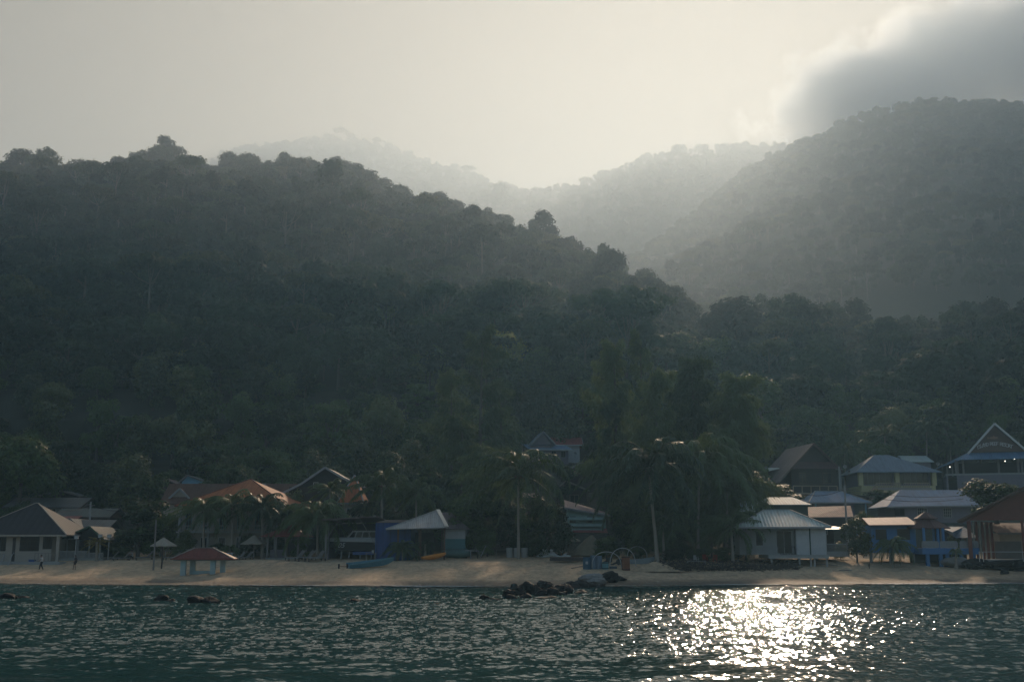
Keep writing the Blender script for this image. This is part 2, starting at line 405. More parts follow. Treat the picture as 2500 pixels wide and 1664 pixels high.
def scatter(name, label, pts, scl, crestm=None, weights=(.15, .16, .16, .15, 0.0, .11, .14, .13)):
    n = len(pts)
    me = bpy.data.meshes.new(name); me.vertices.add(n); me.vertices.foreach_set('co', np.asarray(pts, np.float32).ravel())
    ix = rng.choice(len(FT), n, p=weights); cr_ = np.zeros(n, bool) if crestm is None else crestm
    ix[cr_] = rng.choice([0, 2, 3, 6, 7, 0, 2], cr_.sum())
    a = me.attributes.new('idx', 'INT', 'POINT'); a.data.foreach_set('value', ix.astype(np.int32))
    a = me.attributes.new('rot', 'FLOAT', 'POINT'); a.data.foreach_set('value', rng.uniform(0, 6.28, n).astype(np.float32))
    a = me.attributes.new('scl', 'FLOAT_VECTOR', 'POINT'); s = np.stack([scl * rng.uniform(.85, 1.2, n), scl * rng.uniform(.85, 1.2, n), scl * rng.uniform(.8, 1.25, n)], -1).astype(np.float32)
    a.data.foreach_set('vector', s.ravel())
    o = mesh_obj(name, me); md = o.modifiers.new('trees', 'NODES'); md.node_group = gt
    return tag(o, label, 'forest', kind='stuff')
def polar_points(az0, az1, r0, r1, spacing):
    n = int(0.5 * (r1 * r1 - r0 * r0) * (az1 - az0) / spacing ** 2)
    # jittered grid in equal-area polar coordinates keeps gaps even
    nr = max(2, int((r1 - r0) / spacing)); out_ = []
    for r in np.linspace(r0, r1, nr):
        k = max(1, int(r * (az1 - az0) / spacing)); a = az0 + (np.arange(k) + rng.uniform(0, 1)) / k * (az1 - az0)
        a = a + rng.uniform(-.45, .45, k) * spacing / r; rr_ = r + rng.uniform(-.45, .45, k) * spacing
        out_.append(np.stack([rr_ * np.sin(a), rr_ * np.cos(a)], -1))
    return np.concatenate(out_)
def az_D(h, p): return np.interp(np.arctan2(p[:, 0], p[:, 1]), h.az, h.D)
def hill_forest(name, label, h, az0, az1, r0, spacing, scl, zfn=None, beyond=25, rmax=None, weights=(.15, .16, .16, .15, 0.0, .11, .14, .13), crest=30):
    p = polar_points(az0, az1, r0, (rmax or h.D.max()) + beyond, spacing)
    r = np.hypot(p[:, 0], p[:, 1]); keep = r < az_D(h, p) + beyond
    p = p[keep]; zz = (zfn or h.z)(p[:, 0], p[:, 1])
    if name != 'slope_forest': pass
    crm = np.hypot(p[:, 0], p[:, 1]) > az_D(h, p) - crest
    s = scl * rng.lognormal(0, 0.2, len(p)) ** np.where(crm, .6, 1.0) * np.where(np.hypot(p[:, 0], p[:, 1]) > az_D(h, p) - crest, 1.0 + -0.12 + (rng.random(len(p)) < 0.3) * 0.25, 1.0)
    return scatter(name, label, np.stack([p[:, 0], p[:, 1], zz - 0.8], -1), s, crm, weights)
hill_forest('far_forest', 'hazy forest covering the most distant mountain ridge', FAR, R(-16), R(22), 950, 17.0, 1.35, beyond=40)
hill_forest('mountain_forest', 'blue-grey rain forest covering the high mountain on the right', RIGHT, R(-4), R(30), 560, 10.0, 0.8, beyond=40)
NEAR_R = 262.0
hill_forest('slope_forest', 'dense rain forest covering the hillside behind the village', LEFT, R(-29), R(15), NEAR_R, 9.0, 0.98, zfn=land, beyond=30, weights=[.21, .16, .16, .15, 0.0, .10, .1, .12])
p = polar_points(R(5), R(29), 262, 610, 9.0); az = np.arctan2(p[:, 0], p[:, 1]); r = np.hypot(p[:, 0], p[:, 1])
kk = r > np.where(az < R(14), az_D(LEFT, p) + 20, 0); p = p[kk]
scatter('valley_forest', 'dark forest filling the valley and foothill on the right', np.stack([p[:, 0], p[:, 1], land(p[:, 0], p[:, 1]) - 0.8], -1), 0.85 * rng.lognormal(0, 0.22, len(p)))

# ------------------------------------------------------------------ water
def wave_tile(n, Lm, lam, slope, seed, aniso=2.2, cut=0.22):
    g = np.random.default_rng(seed); k1 = np.fft.fftfreq(n, Lm / n) * 2 * np.pi
    KX, KY = np.meshgrid(k1, k1); K = np.hypot(KX, KY) + 1e-6; kp = 2 * np.pi / lam
    S = np.exp(-0.6 * (kp / K) ** 3) * K ** -3.3 * np.exp(-(K / (2 * np.pi / cut)) ** 2) * (np.abs(KY) / K) ** aniso
    S[0, 0] = 0
    h = np.fft.ifft2(np.sqrt(S) * (g.normal(size=(n, n)) + 1j * g.normal(size=(n, n)))).real
    sl = np.gradient(h, Lm / n, axis=0).std(); return h * slope / sl
T1 = wave_tile(512, 26.0, 1.1, 0.10, 1); T2 = wave_tile(512, 17.3, 0.42, 0.14, 2, 0.9, .13); T3 = wave_tile(256, 63.0, 5.0, 0.045, 3, 3.0, 1.5)
def samp(T, Lm, x, y):
    n = T.shape[0]; fx = (x / Lm * n) % n; fy = (y / Lm * n) % n
    i0 = fx.astype(int) % n; j0 = fy.astype(int) % n; i1 = (i0 + 1) % n; j1 = (j0 + 1) % n; a = fx - np.floor(fx); b = fy - np.floor(fy)
    return (T[j0, i0] * (1 - a) + T[j0, i1] * a) * (1 - b) + (T[j1, i0] * (1 - a) + T[j1, i1] * a) * b
az_ = np.linspace(R(-33), R(33), 1150); r_ = [9.0]
while r_[-1] < 150: r_.append(r_[-1] + np.clip(r_[-1] * 0.0026, 0.05, 0.24))
A_, R_ = np.meshgrid(az_, np.array(r_)); wx = R_ * np.sin(A_); wy = R_ * np.cos(A_)
gust = np.clip(0.95 + 1.1 * fbm(wx / 26 + 3, wy / 9, 3) + 0.8 * np.clip((wy - 42) / 18, -.8, 1.0), 0.3, 2.2)
c_, s_1 = math.cos(0.35), math.sin(0.35)
wz = gust * (samp(T1, 26.0, wx, wy) + samp(T2, 17.3, wx * c_ - wy * s_1, wx * s_1 + wy * c_)) + samp(T3, 63.0, wx, wy)
wz = wz * np.clip((shore(wx) + 1 - wy) / 6, 0.05, 1)
ii = np.arange(wx.size).reshape(wx.shape)
q = np.stack([ii[:-1, :-1], ii[:-1, 1:], ii[1:, 1:], ii[1:, :-1]], -1).reshape(-1, 4)
V = np.stack([wx, wy, wz], -1).reshape(-1, 3)
V = np.concatenate([V, [[-900, -500, -.35], [900, -500, -.35], [900, 135, -.35], [-900, 135, -.35]]]); q = np.concatenate([q, [[len(V) - 4, len(V) - 3, len(V) - 2, len(V) - 1]]])
wm, t, out = new_mat('sea_water')
geo = node(t, 'ShaderNodeNewGeometry')
mp = node(t, 'ShaderNodeMapping'); mp.inputs['Scale'].default_value = (1.0, 1.8, 1.0); wire(t, geo.outputs['Position'], mp.inputs[0])
nz = node(t, 'ShaderNodeTexNoise', i_Scale=5.0, i_Detail=2.0); wire(t, mp.outputs[0], nz.inputs['Vector'])
n2 = node(t, 'ShaderNodeTexNoise', i_Scale=0.05, i_Detail=3.0); wire(t, geo.outputs['Position'], n2.inputs['Vector'])
sp = node(t, 'ShaderNodeSeparateXYZ'); wire(t, geo.outputs['Position'], sp.inputs[0]); fa = node(t, 'ShaderNodeMapRange', i_1=40.0, i_2=65.0, i_3=0.010, i_4=0.022); wire(t, sp.outputs[1], fa.inputs[0])
bp = node(t, 'ShaderNodeBump', i_Strength=0.6); wire(t, fa.outputs[0], bp.inputs['Distance']); wire(t, nz.outputs[0], bp.inputs['Height'])
p = node(t, 'ShaderNodeBsdfPrincipled', i_Roughness=0.08, i_IOR=1.33)
wire(t, mixrgb(t, 'MIX', n2.outputs[0], (0.008, 0.044, 0.044), (0.016, 0.075, 0.070)), p.inputs['Base Color']); wire(t, bp.outputs[0], p.inputs['Normal'])
wire(t, p.outputs[0], out.inputs[0])
tag(mesh_obj('water', np_mesh('water', V, q, wm, smooth=True)), kind='structure')

# thin foam where the ripples break on the sand
fm = solid('foam', (0.75, 0.76, 0.74), 0.6, 0.2, 8.0)
fr = np.random.default_rng(5); FV = []; FQ = []
def foam_run(x0, x1, wid, n):
    for k in range(n):
        x = fr.uniform(x0, x1); u_ = (x - x0) / (x1 - x0); wdt = wid * math.sin(math.pi * u_) ** 0.5
        y = float(shore(x)) + 0.35 - abs(fr.normal(0, 1)) * wdt; s1 = fr.uniform(0.08, 0.32); z = max(0.03, float(base_land(x, y)) + 0.012) + fr.uniform(0, 0.05)
        m_ = len(FV); a = fr.uniform(-.2, .2)
        FV.extend([(x - s1 * 2, y, z), (x, y - s1 * .5, z + .02), (x + s1 * 2, y + a * s1, z), (x, y + s1 * .5, z + .02)]); FQ.append((m_, m_ + 1, m_ + 2, m_ + 3))
foam_run(-28, -15, 0.5, 1100); foam_run(-13, -3, 0.8, 2600); foam_run(20, 29, 0.6, 1200); foam_run(37, 56, 1.1, 4200); foam_run(-56, 60, 0.12, 500)
tag(mesh_obj('foam', np_mesh('foam', FV, FQ, fm)), 'thin white foam where ripples meet the sand', 'foam', kind='stuff')

# ------------------------------------------------------------------ mesh building kit
class MB:
    def __init__(self): self.v = []; self.f = []; self.uv = []
    def face(self, pts, uv=None):
        n = len(self.v); self.v.extend(tuple(p) for p in pts); self.f.append(tuple(range(n, n + len(pts)))); self.uv.extend(uv or [(0, 0)] * len(pts)); return self
    def box(self, x0, x1, y0, y1, z0, z1):
        if x0 > x1: x0, x1 = x1, x0
        if y0 > y1: y0, y1 = y1, y0
        if z0 > z1: z0, z1 = z1, z0
        a = [(x0, y0, z0), (x1, y0, z0), (x1, y1, z0), (x0, y1, z0), (x0, y0, z1), (x1, y0, z1), (x1, y1, z1), (x0, y1, z1)]
        for q_ in ((0, 3, 2, 1), (4, 5, 6, 7), (0, 1, 5, 4), (1, 2, 6, 5), (2, 3, 7, 6), (3, 0, 4, 7)):
            pts = [a[i] for i in q_]
            self.face(pts, [(p_[0] + p_[1], p_[2]) for p_ in pts])
        return self
    def bar(self, a, b, w, h=None, up=(0, 0, 1)):
        "square bar from a to b"
        h = h or w; a = Vector(a); b = Vector(b); d = (b - a).normalized(); upv = Vector(up)
        if abs(d.dot(upv)) > 0.98: upv = Vector((0, 1, 0))
        s = d.cross(upv).normalized() * w / 2; t_ = s.cross(d).normalized() * h / 2
        c = [a - s - t_, a + s - t_, a + s + t_, a - s + t_, b - s - t_, b + s - t_, b + s + t_, b - s + t_]
        for q_ in ((0, 3, 2, 1), (4, 5, 6, 7), (0, 1, 5, 4), (1, 2, 6, 5), (2, 3, 7, 6), (3, 0, 4, 7)): self.face([c[i] for i in q_])
        return self
    def tube(self, path, radii, sides=8, cap=True):
        if isinstance(radii, (int, float)): radii = [radii] * len(path)
        v, q_ = tube_np(path, radii, sides); n = len(self.v)
        self.v.extend(map(tuple, v)); 
        for f_ in q_: self.f.append(tuple(int(i) + n for i in f_)); self.uv.extend([(0, 0)] * 4)
        if cap:
            self.f.append(tuple(n + i for i in range(sides))[::-1]); self.f.append(tuple(n + len(v) - sides + i for i in range(sides))); self.uv.extend([(0, 0)] * (2 * sides))
        return self
    def slab(self, pts, th, uvo=None):
        "a roof plane: pts counter-clockwise seen from above, the first edge is the eave"
        pts = [Vector(p_) for p_ in pts]; e = (pts[1] - pts[0]).normalized(); nrm = (pts[1] - pts[0]).cross(pts[2] - pts[1])
        if nrm.length < 1e-6: nrm = (pts[1] - pts[0]).cross(pts[-1] - pts[0])
        nrm.normalize(); sl = nrm.cross(e)
        uv = [((p_ - pts[0]).dot(e), (p_ - pts[0]).dot(sl)) for p_ in pts]
        self.face(pts, uv); low = [p_ - Vector((0, 0, th)) for p_ in pts]; self.face(low[::-1])
        for i in range(len(pts)):
            j = (i + 1) % len(pts); self.face([pts[i], low[i], low[j], pts[j]])
        return self
    def loft(self, rings, close_ends=True):
        n = len(self.v); k = len(rings[0])
        for r__ in rings: self.v.extend(tuple(p_) for p_ in r__)
        for i in range(len(rings) - 1):
            for j in range(k):
                self.f.append((n + i * k + j, n + i * k + (j + 1) % k, n + (i + 1) * k + (j + 1) % k, n + (i + 1) * k + j)); self.uv.extend([(0, 0)] * 4)
        if close_ends:
            self.f.append(tuple(n + j for j in range(k))[::-1]); self.f.append(tuple(n + (len(rings) - 1) * k + j for j in range(k))); self.uv.extend([(0, 0)] * (2 * k))
        return self
    def build(self, name, mat, parent=None, label=None, smooth=False, loc=None):
        me = bpy.data.meshes.new(name); me.from_pydata(self.v, [], self.f)
        ul = me.uv_layers.new(name='UVMap'); ul.data.foreach_set('uv', np.array(self.uv, np.float32).ravel())
        if smooth: me.polygons.foreach_set('use_smooth', np.ones(len(me.polygons), bool))
        me.materials.append(mat); o = mesh_obj(name, me, parent, loc)
        if label: o['label'] = label
        return o
def children(o): return [c for c in COL.objects if c.parent is o]
def copy_tree(o, loc, rz=None, label=None, scale=None):
    c = o.copy(); COL.objects.link(c); c.location = loc
    if rz is not None: c.rotation_euler = (0, 0, rz)
    if scale is not None: c.scale = scale if hasattr(scale, '__len__') else (scale,) * 3
    if label: c['label'] = label
    for ch in list(o_children.get(o.name, [])):
        d = ch.copy(); COL.objects.link(d); d.parent = c
        for g in list(o_children.get(ch.name, [])):
            e = g.copy(); COL.objects.link(e); e.parent = d
    return c
o_children = {}
def reg(o):
    "remember the parts of a prototype for copy_tree"
    o_children[o.name] = [c for c in COL.objects if c.parent is o]
    for c in o_children[o.name]: o_children[c.name] = [g for g in COL.objects if g.parent is c]
    return o

def roof_mat(name, col, col2, period=0.25, rows=False, rough=0.55, depth=0.03, dirt=0.5, metal=0.0):
    "ribbed sheet (stripes down the slope) or tiles (rows along the eave)"
    m, t, out = new_mat(name)
    uvn = node(t, 'ShaderNodeUVMap'); sp = node(t, 'ShaderNodeSeparateXYZ'); wire(t, uvn.outputs[0], sp.inputs[0])
    a = sp.outputs[1] if rows else sp.outputs[0]
    fr_ = math_n(t, 'FRACT', math_n(t, 'DIVIDE', a, period))
    if rows: prof = fr_
    else: prof = math_n(t, 'ABSOLUTE', math_n(t, 'SUBTRACT', math_n(t, 'MULTIPLY', fr_, 2.0), 1.0))
    if rows:
        f2 = math_n(t, 'FRACT', math_n(t, 'DIVIDE', sp.outputs[0], 0.33)); f2 = math_n(t, 'ABSOLUTE', math_n(t, 'SUBTRACT', math_n(t, 'MULTIPLY', f2, 2.0), 1.0))
        prof = math_n(t, 'ADD', prof, math_n(t, 'MULTIPLY', f2, 0.3))
    geo = node(t, 'ShaderNodeNewGeometry')
    nz = node(t, 'ShaderNodeTexNoise', i_Scale=0.9, i_Detail=6.0, i_Roughness=0.65); wire(t, geo.outputs['Position'], nz.inputs['Vector'])
    mr_ = node(t, 'ShaderNodeMapRange', i_1=0.4, i_2=0.7); wire(t, nz.outputs[0], mr_.inputs[0])
    c = mixrgb(t, 'MIX', math_n(t, 'MULTIPLY', mr_.outputs[0], dirt), col, col2)
    mp_ = node(t, 'ShaderNodeMapping'); mp_.inputs['Scale'].default_value = (2.2, 0.28, 1.0); wire(t, uvn.outputs[0], mp_.inputs[0])
    ns = node(t, 'ShaderNodeTexNoise', i_Scale=1.0, i_Detail=5.0, i_Roughness=0.7); wire(t, mp_.outputs[0], ns.inputs['Vector']); ms_ = node(t, 'ShaderNodeMapRange', i_1=0.45, i_2=0.72, i_3=0.0, i_4=0.7); wire(t, ns.outputs[0], ms_.inputs[0])
    c = mixrgb(t, 'MULTIPLY', ms_.outputs[0], c, (0.5, 0.42, 0.36))
    e = node(t, 'ShaderNodeMapRange', i_1=0.0, i_2=0.3, i_3=0.45, i_4=0.0); wire(t, prof, e.inputs[0])
    c = mixrgb(t, 'MULTIPLY', e.outputs[0], c, (0.35, 0.35, 0.35))
    p = node(t, 'ShaderNodeBsdfPrincipled', i_Roughness=rough, i_Metallic=metal); wire(t, c, p.inputs['Base Color'])
    p.inputs['Specular IOR Level'].default_value = 0.25
    b = node(t, 'ShaderNodeBump', i_Strength=1.0, i_Distance=depth); wire(t, prof, b.inputs['Height']); wire(t, b.outputs[0], p.inputs['Normal'])
    wire(t, p.outputs[0], out.inputs[0]); return m
def paint(n_, c, **k): M[n_] = solid(n_, c, **k)
paint('cream', (0.38, 0.33, 0.27)); paint('beige', (0.36, 0.31, 0.25)); paint('white', (0.47, 0.47, 0.46), var=0.3); paint('offwhite', (0.31, 0.31, 0.30), var=.35); paint('mint', (0.36, 0.50, 0.44))
paint('skyblue', (0.07, 0.19, 0.38)); paint('deepblue', (0.035, 0.085, 0.25)); paint('paleblue', (0.22, 0.40, 0.50)); paint('darkwood', (0.05, 0.036, 0.028), var=0.4); paint('brownwood', (0.13, 0.075, 0.05), var=0.4)
paint('redwood', (0.20, 0.065, 0.04), var=0.35); paint('greywood', (0.22, 0.20, 0.18), var=0.4); paint('concrete', (0.33, 0.33, 0.31), var=0.35); paint('mauve', (0.20, 0.18, 0.20)); paint('yellow', (0.55, 0.48, 0.25))
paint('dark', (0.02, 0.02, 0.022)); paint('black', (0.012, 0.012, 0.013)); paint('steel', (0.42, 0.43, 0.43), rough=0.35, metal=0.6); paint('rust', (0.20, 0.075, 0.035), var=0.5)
paint('teal', (0.10, 0.24, 0.26)); paint('tarp', (0.10, 0.18, 0.17), var=0.3); paint('sack', (0.62, 0.66, 0.66), var=0.2); paint('orange', (0.65, 0.22, 0.03)); paint('greenpaint', (0.05, 0.10, 0.06))
paint('netgreen', (0.02, 0.05, 0.035)); paint('tan', (0.42, 0.35, 0.26)); paint('railtan', (0.36, 0.26, 0.18)); paint('red', (0.38, 0.06, 0.035)); paint('drumblue', (0.03, 0.085, 0.13)); paint('lightblue', (0.13, 0.18, 0.23))
M['thatch'] = solid('thatch', (0.36, 0.31, 0.24), 0.95, 0.45, 9.0, bump=0.03)
M['rock'] = solid('rock', (0.016, 0.016, 0.016), 0.75, 0.5, 3.0, bump=0.05, spec=0.25); M['greyrock'] = solid('grey_rock', (0.26, 0.25, 0.23), 0.8, 0.4, 2.5, bump=0.05)
gm, t, out = new_mat('window_glass')
p = node(t, 'ShaderNodeBsdfPrincipled', i_Roughness=0.08); p.inputs['Base Color'].default_value = (0.012, 0.015, 0.017, 1); wire(t, p.outputs[0], out.inputs[0]); M['glass'] = gm
M['r_slate'] = roof_mat('slate_sheet', (0.030, 0.029, 0.033), (0.045, 0.042, 0.042), 0.9, depth=0.02)
M['r_grey'] = roof_mat('grey_sheet', (0.10, 0.11, 0.11), (0.065, 0.065, 0.062), 0.3)
M['r_green'] = roof_mat('dark_green_sheet', (0.06, 0.085, 0.08), (0.09, 0.09, 0.08), 0.3)
M['r_orange'] = roof_mat('orange_tiles', (0.50, 0.155, 0.055), (0.28, 0.09, 0.045), 0.38, rows=True, rough=0.6, depth=0.05)
M['r_brown'] = roof_mat('brown_tiles', (0.14, 0.07, 0.045), (0.09, 0.05, 0.04), 0.38, rows=True, rough=0.7, depth=0.05)
M['r_red'] = roof_mat('red_sheet', (0.30, 0.08, 0.07), (0.20, 0.06, 0.05), 0.25)
M['r_redtile'] = roof_mat('red_tiles', (0.24, 0.065, 0.045), (0.15, 0.05, 0.04), 0.3, rows=True, rough=0.45, depth=0.06)
M['r_steel'] = roof_mat('zinc_sheet', (0.42, 0.41, 0.40), (0.30, 0.28, 0.26), 0.26, depth=0.06, rough=0.45)
M['r_pink'] = roof_mat('faded_pink_sheet', (0.44, 0.27, 0.23), (0.30, 0.17, 0.14), 0.32, depth=0.05)
M['r_rust'] = roof_mat('rusty_sheet', (0.36, 0.16, 0.12), (0.15, 0.07, 0.055), 0.32, depth=0.05, dirt=0.9)
M['r_blue'] = roof_mat('blue_sheet', (0.12, 0.23, 0.36), (0.10, 0.17, 0.25), 0.3, depth=0.04)
M['r_slateblue'] = roof_mat('grey_blue_tiles', (0.17, 0.23, 0.29), (0.13, 0.17, 0.21), 0.3, rows=True, depth=0.04)
M['r_mint'] = roof_mat('pale_mint_sheet', (0.42, 0.52, 0.50), (0.30, 0.38, 0.38), 0.42, depth=0.05, rough=0.4)
M['r_white'] = roof_mat('white_sheet', (0.62, 0.66, 0.66), (0.45, 0.48, 0.48), 0.42, depth=0.05, rough=0.3)
M['r_brownsheet'] = roof_mat('brown_sheet', (0.17, 0.125, 0.12), (0.12, 0.085, 0.08), 0.25)
M['r_maroon'] = roof_mat('maroon_sheet', (0.12, 0.055, 0.05), (0.08, 0.04, 0.04), 0.3)

class House:
    def __init__(self, name, label, cat, Y, u0, u1, vb, vt, D, rot=0, group=None):
        uc = (u0 + u1) / 2; b = P(uc, vb, Y); self.uc, self.Y, self.u0, self.u1 = uc, Y, u0, u1
        self.W = (P(u1, vt, Y).x - P(u0, vt, Y).x) / max(0.5, math.cos(R(rot))) ; self.D = D; self.zb = b.z
        x = (P(u1, vt, Y).x + P(u0, vt, Y).x) / 2
        self.e = empty(name, (x, Y, b.z), R(rot), label, cat, group); self.h = self.z(vt); self.xc = x
    def x(self, u): return (u - self.uc) / (self.u1 - self.u0) * self.W
    def z(self, v, y=0): return P(self.uc, v, self.Y + y).z - self.zb
    def walls(self, mat, name='wall', down=1.2, z0=None, z1=None, x0=None, x1=None, y0=0.0, y1=None, label=None):
        m_ = MB().box(-self.W / 2 if x0 is None else x0, self.W / 2 if x1 is None else x1, y0, self.D if y1 is None else y1, -down if z0 is None else z0, self.h if z1 is None else z1)
        return m_.build(name, mat, self.e, label)
    def roof(self, kind, vapex, mat, over=0.6, trim=None, th=0.09, ridge=0.35, ze=None, x0=None, x1=None, y0=None, y1=None, name='roof', dx=0.0, apex_y=None, gable=None, eave_trim=True, label=None):
        x0 = -self.W / 2 if x0 is None else x0; x1 = self.W / 2 if x1 is None else x1; y0 = 0 if y0 is None else y0; y1 = self.D if y1 is None else y1
        ze = self.h if ze is None else ze; X0, X1, Y0, Y1 = x0 - over, x1 + over, y0 - over, y1 + over
        ym = (Y0 + Y1) / 2 if apex_y is None else apex_y; za = self.z(vapex, ym); xm = (X0 + X1) / 2 + dx; m_ = MB(); tr = MB(); gb = MB()
        c00, c10, c11, c01 = (X0, Y0, ze), (X1, Y0, ze), (X1, Y1, ze), (X0, Y1, ze)
        if kind == 'hip':
            L_ = (X1 - X0) * ridge / 2; a = (xm - L_, ym, za); b = (xm + L_, ym, za)
            m_.slab([c00, c10, b, a], th); m_.slab([c11, c01, a, b], th); m_.slab([c01, c00, a], th); m_.slab([c10, c11, b], th)
            for p_, q_ in ((c00, a), (c10, b), (a, b)):
                tr.bar(Vector(p_) + Vector((0, 0, .03)), Vector(q_) + Vector((0, 0, .03)), 0.16, 0.1)
        elif kind == 'gx':      # ridge runs left-right
            a = (X0, ym, za); b = (X1, ym, za)
            m_.slab([c00, c10, b, a], th); m_.slab([c11, c01, a, b], th)
            for xx in (x0 + 0.003, x1 - 0.003): gb.face([(xx, y0, ze), (xx, y1, ze), (xx, ym, za - 0.15)])
            for xx in (X0, X1):
                tr.bar((xx, Y0, ze - .06), (xx, ym, za - .04), 0.06, 0.2); tr.bar((xx, Y1, ze - .06), (xx, ym, za - .04), 0.06, 0.2)
        elif kind == 'gy':      # ridge runs away from the camera: the gable faces it
            a = (xm, Y0, za); b = (xm, Y1, za)
            m_.slab([c01, c00, a, b], th); m_.slab([c10, c11, b, a], th)
            for yy in (y0 + 0.004, y1 - 0.004): gb.face([(x0, yy, ze), (x1, yy, ze), (xm, yy, za - 0.2)])
            for p_ in (c00, c10): tr.bar((p_[0], Y0 - .03, ze - .08), (xm, Y0 - .03, za - .05), 0.06, 0.24)
        elif kind == 'shed':    # rises away from the camera
            za = self.z(vapex, Y1); m_.slab([c00, c10, (X1, Y1, za), (X0, Y1, za)], th)
            for xx in (x0 + 0.003, x1 - 0.003): gb.face([(xx, y0, ze), (xx, y1, ze), (xx, y1, za - 0.15)])
            gb.face([(x0, y1 - .004, ze), (x1, y1 - .004, ze), (x1, y1 - .004, za - .15), (x0, y1 - .004, za - .15)])
        if trim is not None and eave_trim and kind != 'gy': tr.box(X0 + .003, X1 - .003, Y0 - .05, Y0 - .003, ze - .2, ze + .015)
        ro = m_.build(name, mat, self.e, label)
        if trim is not None and tr.v: tr.build('roof_trim', trim, ro)
        if gb.v and gable is not None:
            for f_ in gb.f: MB().face([gb.v[i] for i in f_]).build('gable_wall', gable, self.e)
        return ro
    def window(self, u0, u1, v0, v1, fm_, nx=2, ny=1, y=0.0, name='window', w=0.07, pane='glass'):
        x0, x1 = sorted((self.x(u0), self.x(u1))); z1, z0 = self.z(v0, y), self.z(v1, y); f_ = MB()
        f_.box(x0, x1, y - .06, y - .004, z0 - w, z0).box(x0, x1, y - .06, y - .004, z1, z1 + w).box(x0 - w, x0, y - .06, y - .004, z0 - w, z1 + w).box(x1, x1 + w, y - .06, y - .004, z0 - w, z1 + w)
        for i in range(1, nx): xx = x0 + (x1 - x0) * i / nx; f_.box(xx - w / 3, xx + w / 3, y - .05, y - .006, z0, z1)
        for i in range(1, ny): zz = z0 + (z1 - z0) * i / ny; f_.box(x0, x1, y - .045, y - .008, zz - w / 4, zz + w / 4)
        o = f_.build(name, fm_, self.e); MB().box(x0, x1, y - .02, y + .01, z0, z1).build('pane', M[pane], o); return o
    def door(self, u0, u1, v0, mat, y=0.0, v1=None, name='door'):
        x0, x1 = sorted((self.x(u0), self.x(u1))); z1 = self.z(v0, y); z0 = 0.02 if v1 is None else self.z(v1, y)
        o = MB().box(x0, x1, y - .05, y + .01, z0, z1).build(name, mat, self.e); MB().box(x1 - .14, x1 - .08, y - .09, y - .052, z0 + .95, z0 + 1.1).build('handle', M['steel'], o)
        return o
    def posts(self, us, mat, w=0.2, y=0.0, z0=-0.6, z1=None, name='post', ys=None, xs=None):
        for i, u in enumerate(us if xs is None else xs):
            x = self.x(u) if xs is None else u; yy = y if ys is None else ys[i]
            MB().box(x - w / 2, x + w / 2, yy - w / 2, yy + w / 2, z0, self.h if z1 is None else z1).build(name, mat, self.e)
    def rail(self, u0, u1, z0, z1, y, mat, n=12, w=0.05, top=0.09, side=None, name='railing'):
        x0, x1 = self.x(u0), self.x(u1); f_ = MB(); f_.box(x0, x1, y - .05, y + .05, z1 - top, z1); f_.box(x0, x1, y - .04, y + .04, z0, z0 + .06)
        for i in range(n + 1): xx = x0 + (x1 - x0) * i / n; f_.box(xx - w / 2, xx + w / 2, y - w / 2, y + w / 2, z0 + .061, z1 - top - .001)
        return f_.build(name, mat, self.e)
    def slab(self, mat, z0, z1, x0=None, x1=None, y0=-1.5, y1=None, name='floor'):
        return MB().box(-self.W / 2 if x0 is None else x0, self.W / 2 if x1 is None else x1, y0, self.D if y1 is None else y1, z0, z1).build(name, mat, self.e)
def land_hit(u, v, y0=100.0, y1=240.0):
    "where the photo's ray (u, v) meets the ground"
    ys_ = np.linspace(y0, y1, 1401); d = ray(u, v); k = ys_ / d.y; z = CAMZ + d.z * k; g = land(d.x * k, ys_)
    i = int(np.argmax(z <= g)) if (z <= g).any() else len(ys_) - 1
    return Vector((d.x * k[i], ys_[i], float(g[i])))
# ================================================================== buildings, left to right
CW, GW = M['cream'], M['glass']
# --- dark-roofed beach house at the left edge
h = House('beach_house', 'beige beach house with big dark hipped roof and shore steps, leftmost of all', 'house', 143, -70, 128, 1370, 1305, 9)
h.walls(CW, z0=0.0); h.slab(M['concrete'], -0.35, 0.0, y0=-2.2, x1=h.x(168)); h.posts([-60, 0, 60, 120], M['concrete'], 0.35, -1.8, -2.0, -0.352)
h.roof('hip', 1228, M['r_slate'], 1.1, CW, ridge=0.03, x1=h.x(150), dx=0.4)
h.window(52, 96, 1308, 1343, M['dark'], 5, 3); h.window(0, 15, 1311, 1343, M['dark'], 3, 3); h.window(108, 127, 1308, 1338, M['dark'], 3, 1); h.door(33, 40, 1312, M['darkwood'])
h.posts([150], CW, 0.35, -0.8, -0.36); h.rail(-60, 33, 0.05, 1.0, -2.1, M['greywood'], 4, top=0.06); h.rail(106, 155, 0.05, 1.1, -2.1, M['greywood'], 6, top=0.06)
st = MB()
for i in range(9): st.box(h.x(36), h.x(52), -2.2 - 0.28 * (i + 1), -2.2 - 0.28 * i, -0.36 - 0.2 * i - 0.8, -0.1 - 0.2 * i)
st.build('stairs', M['concrete'], h.e)
for u in (34, 53): MB().bar((h.x(u), -2.2, 0.95), (h.x(u + 10), -4.8, -0.9), 0.07).bar((h.x(u + 10), -4.8, -0.9), (h.x(u + 10), -4.8, -1.8), 0.06).build('handrail', M['offwhite'], h.e)
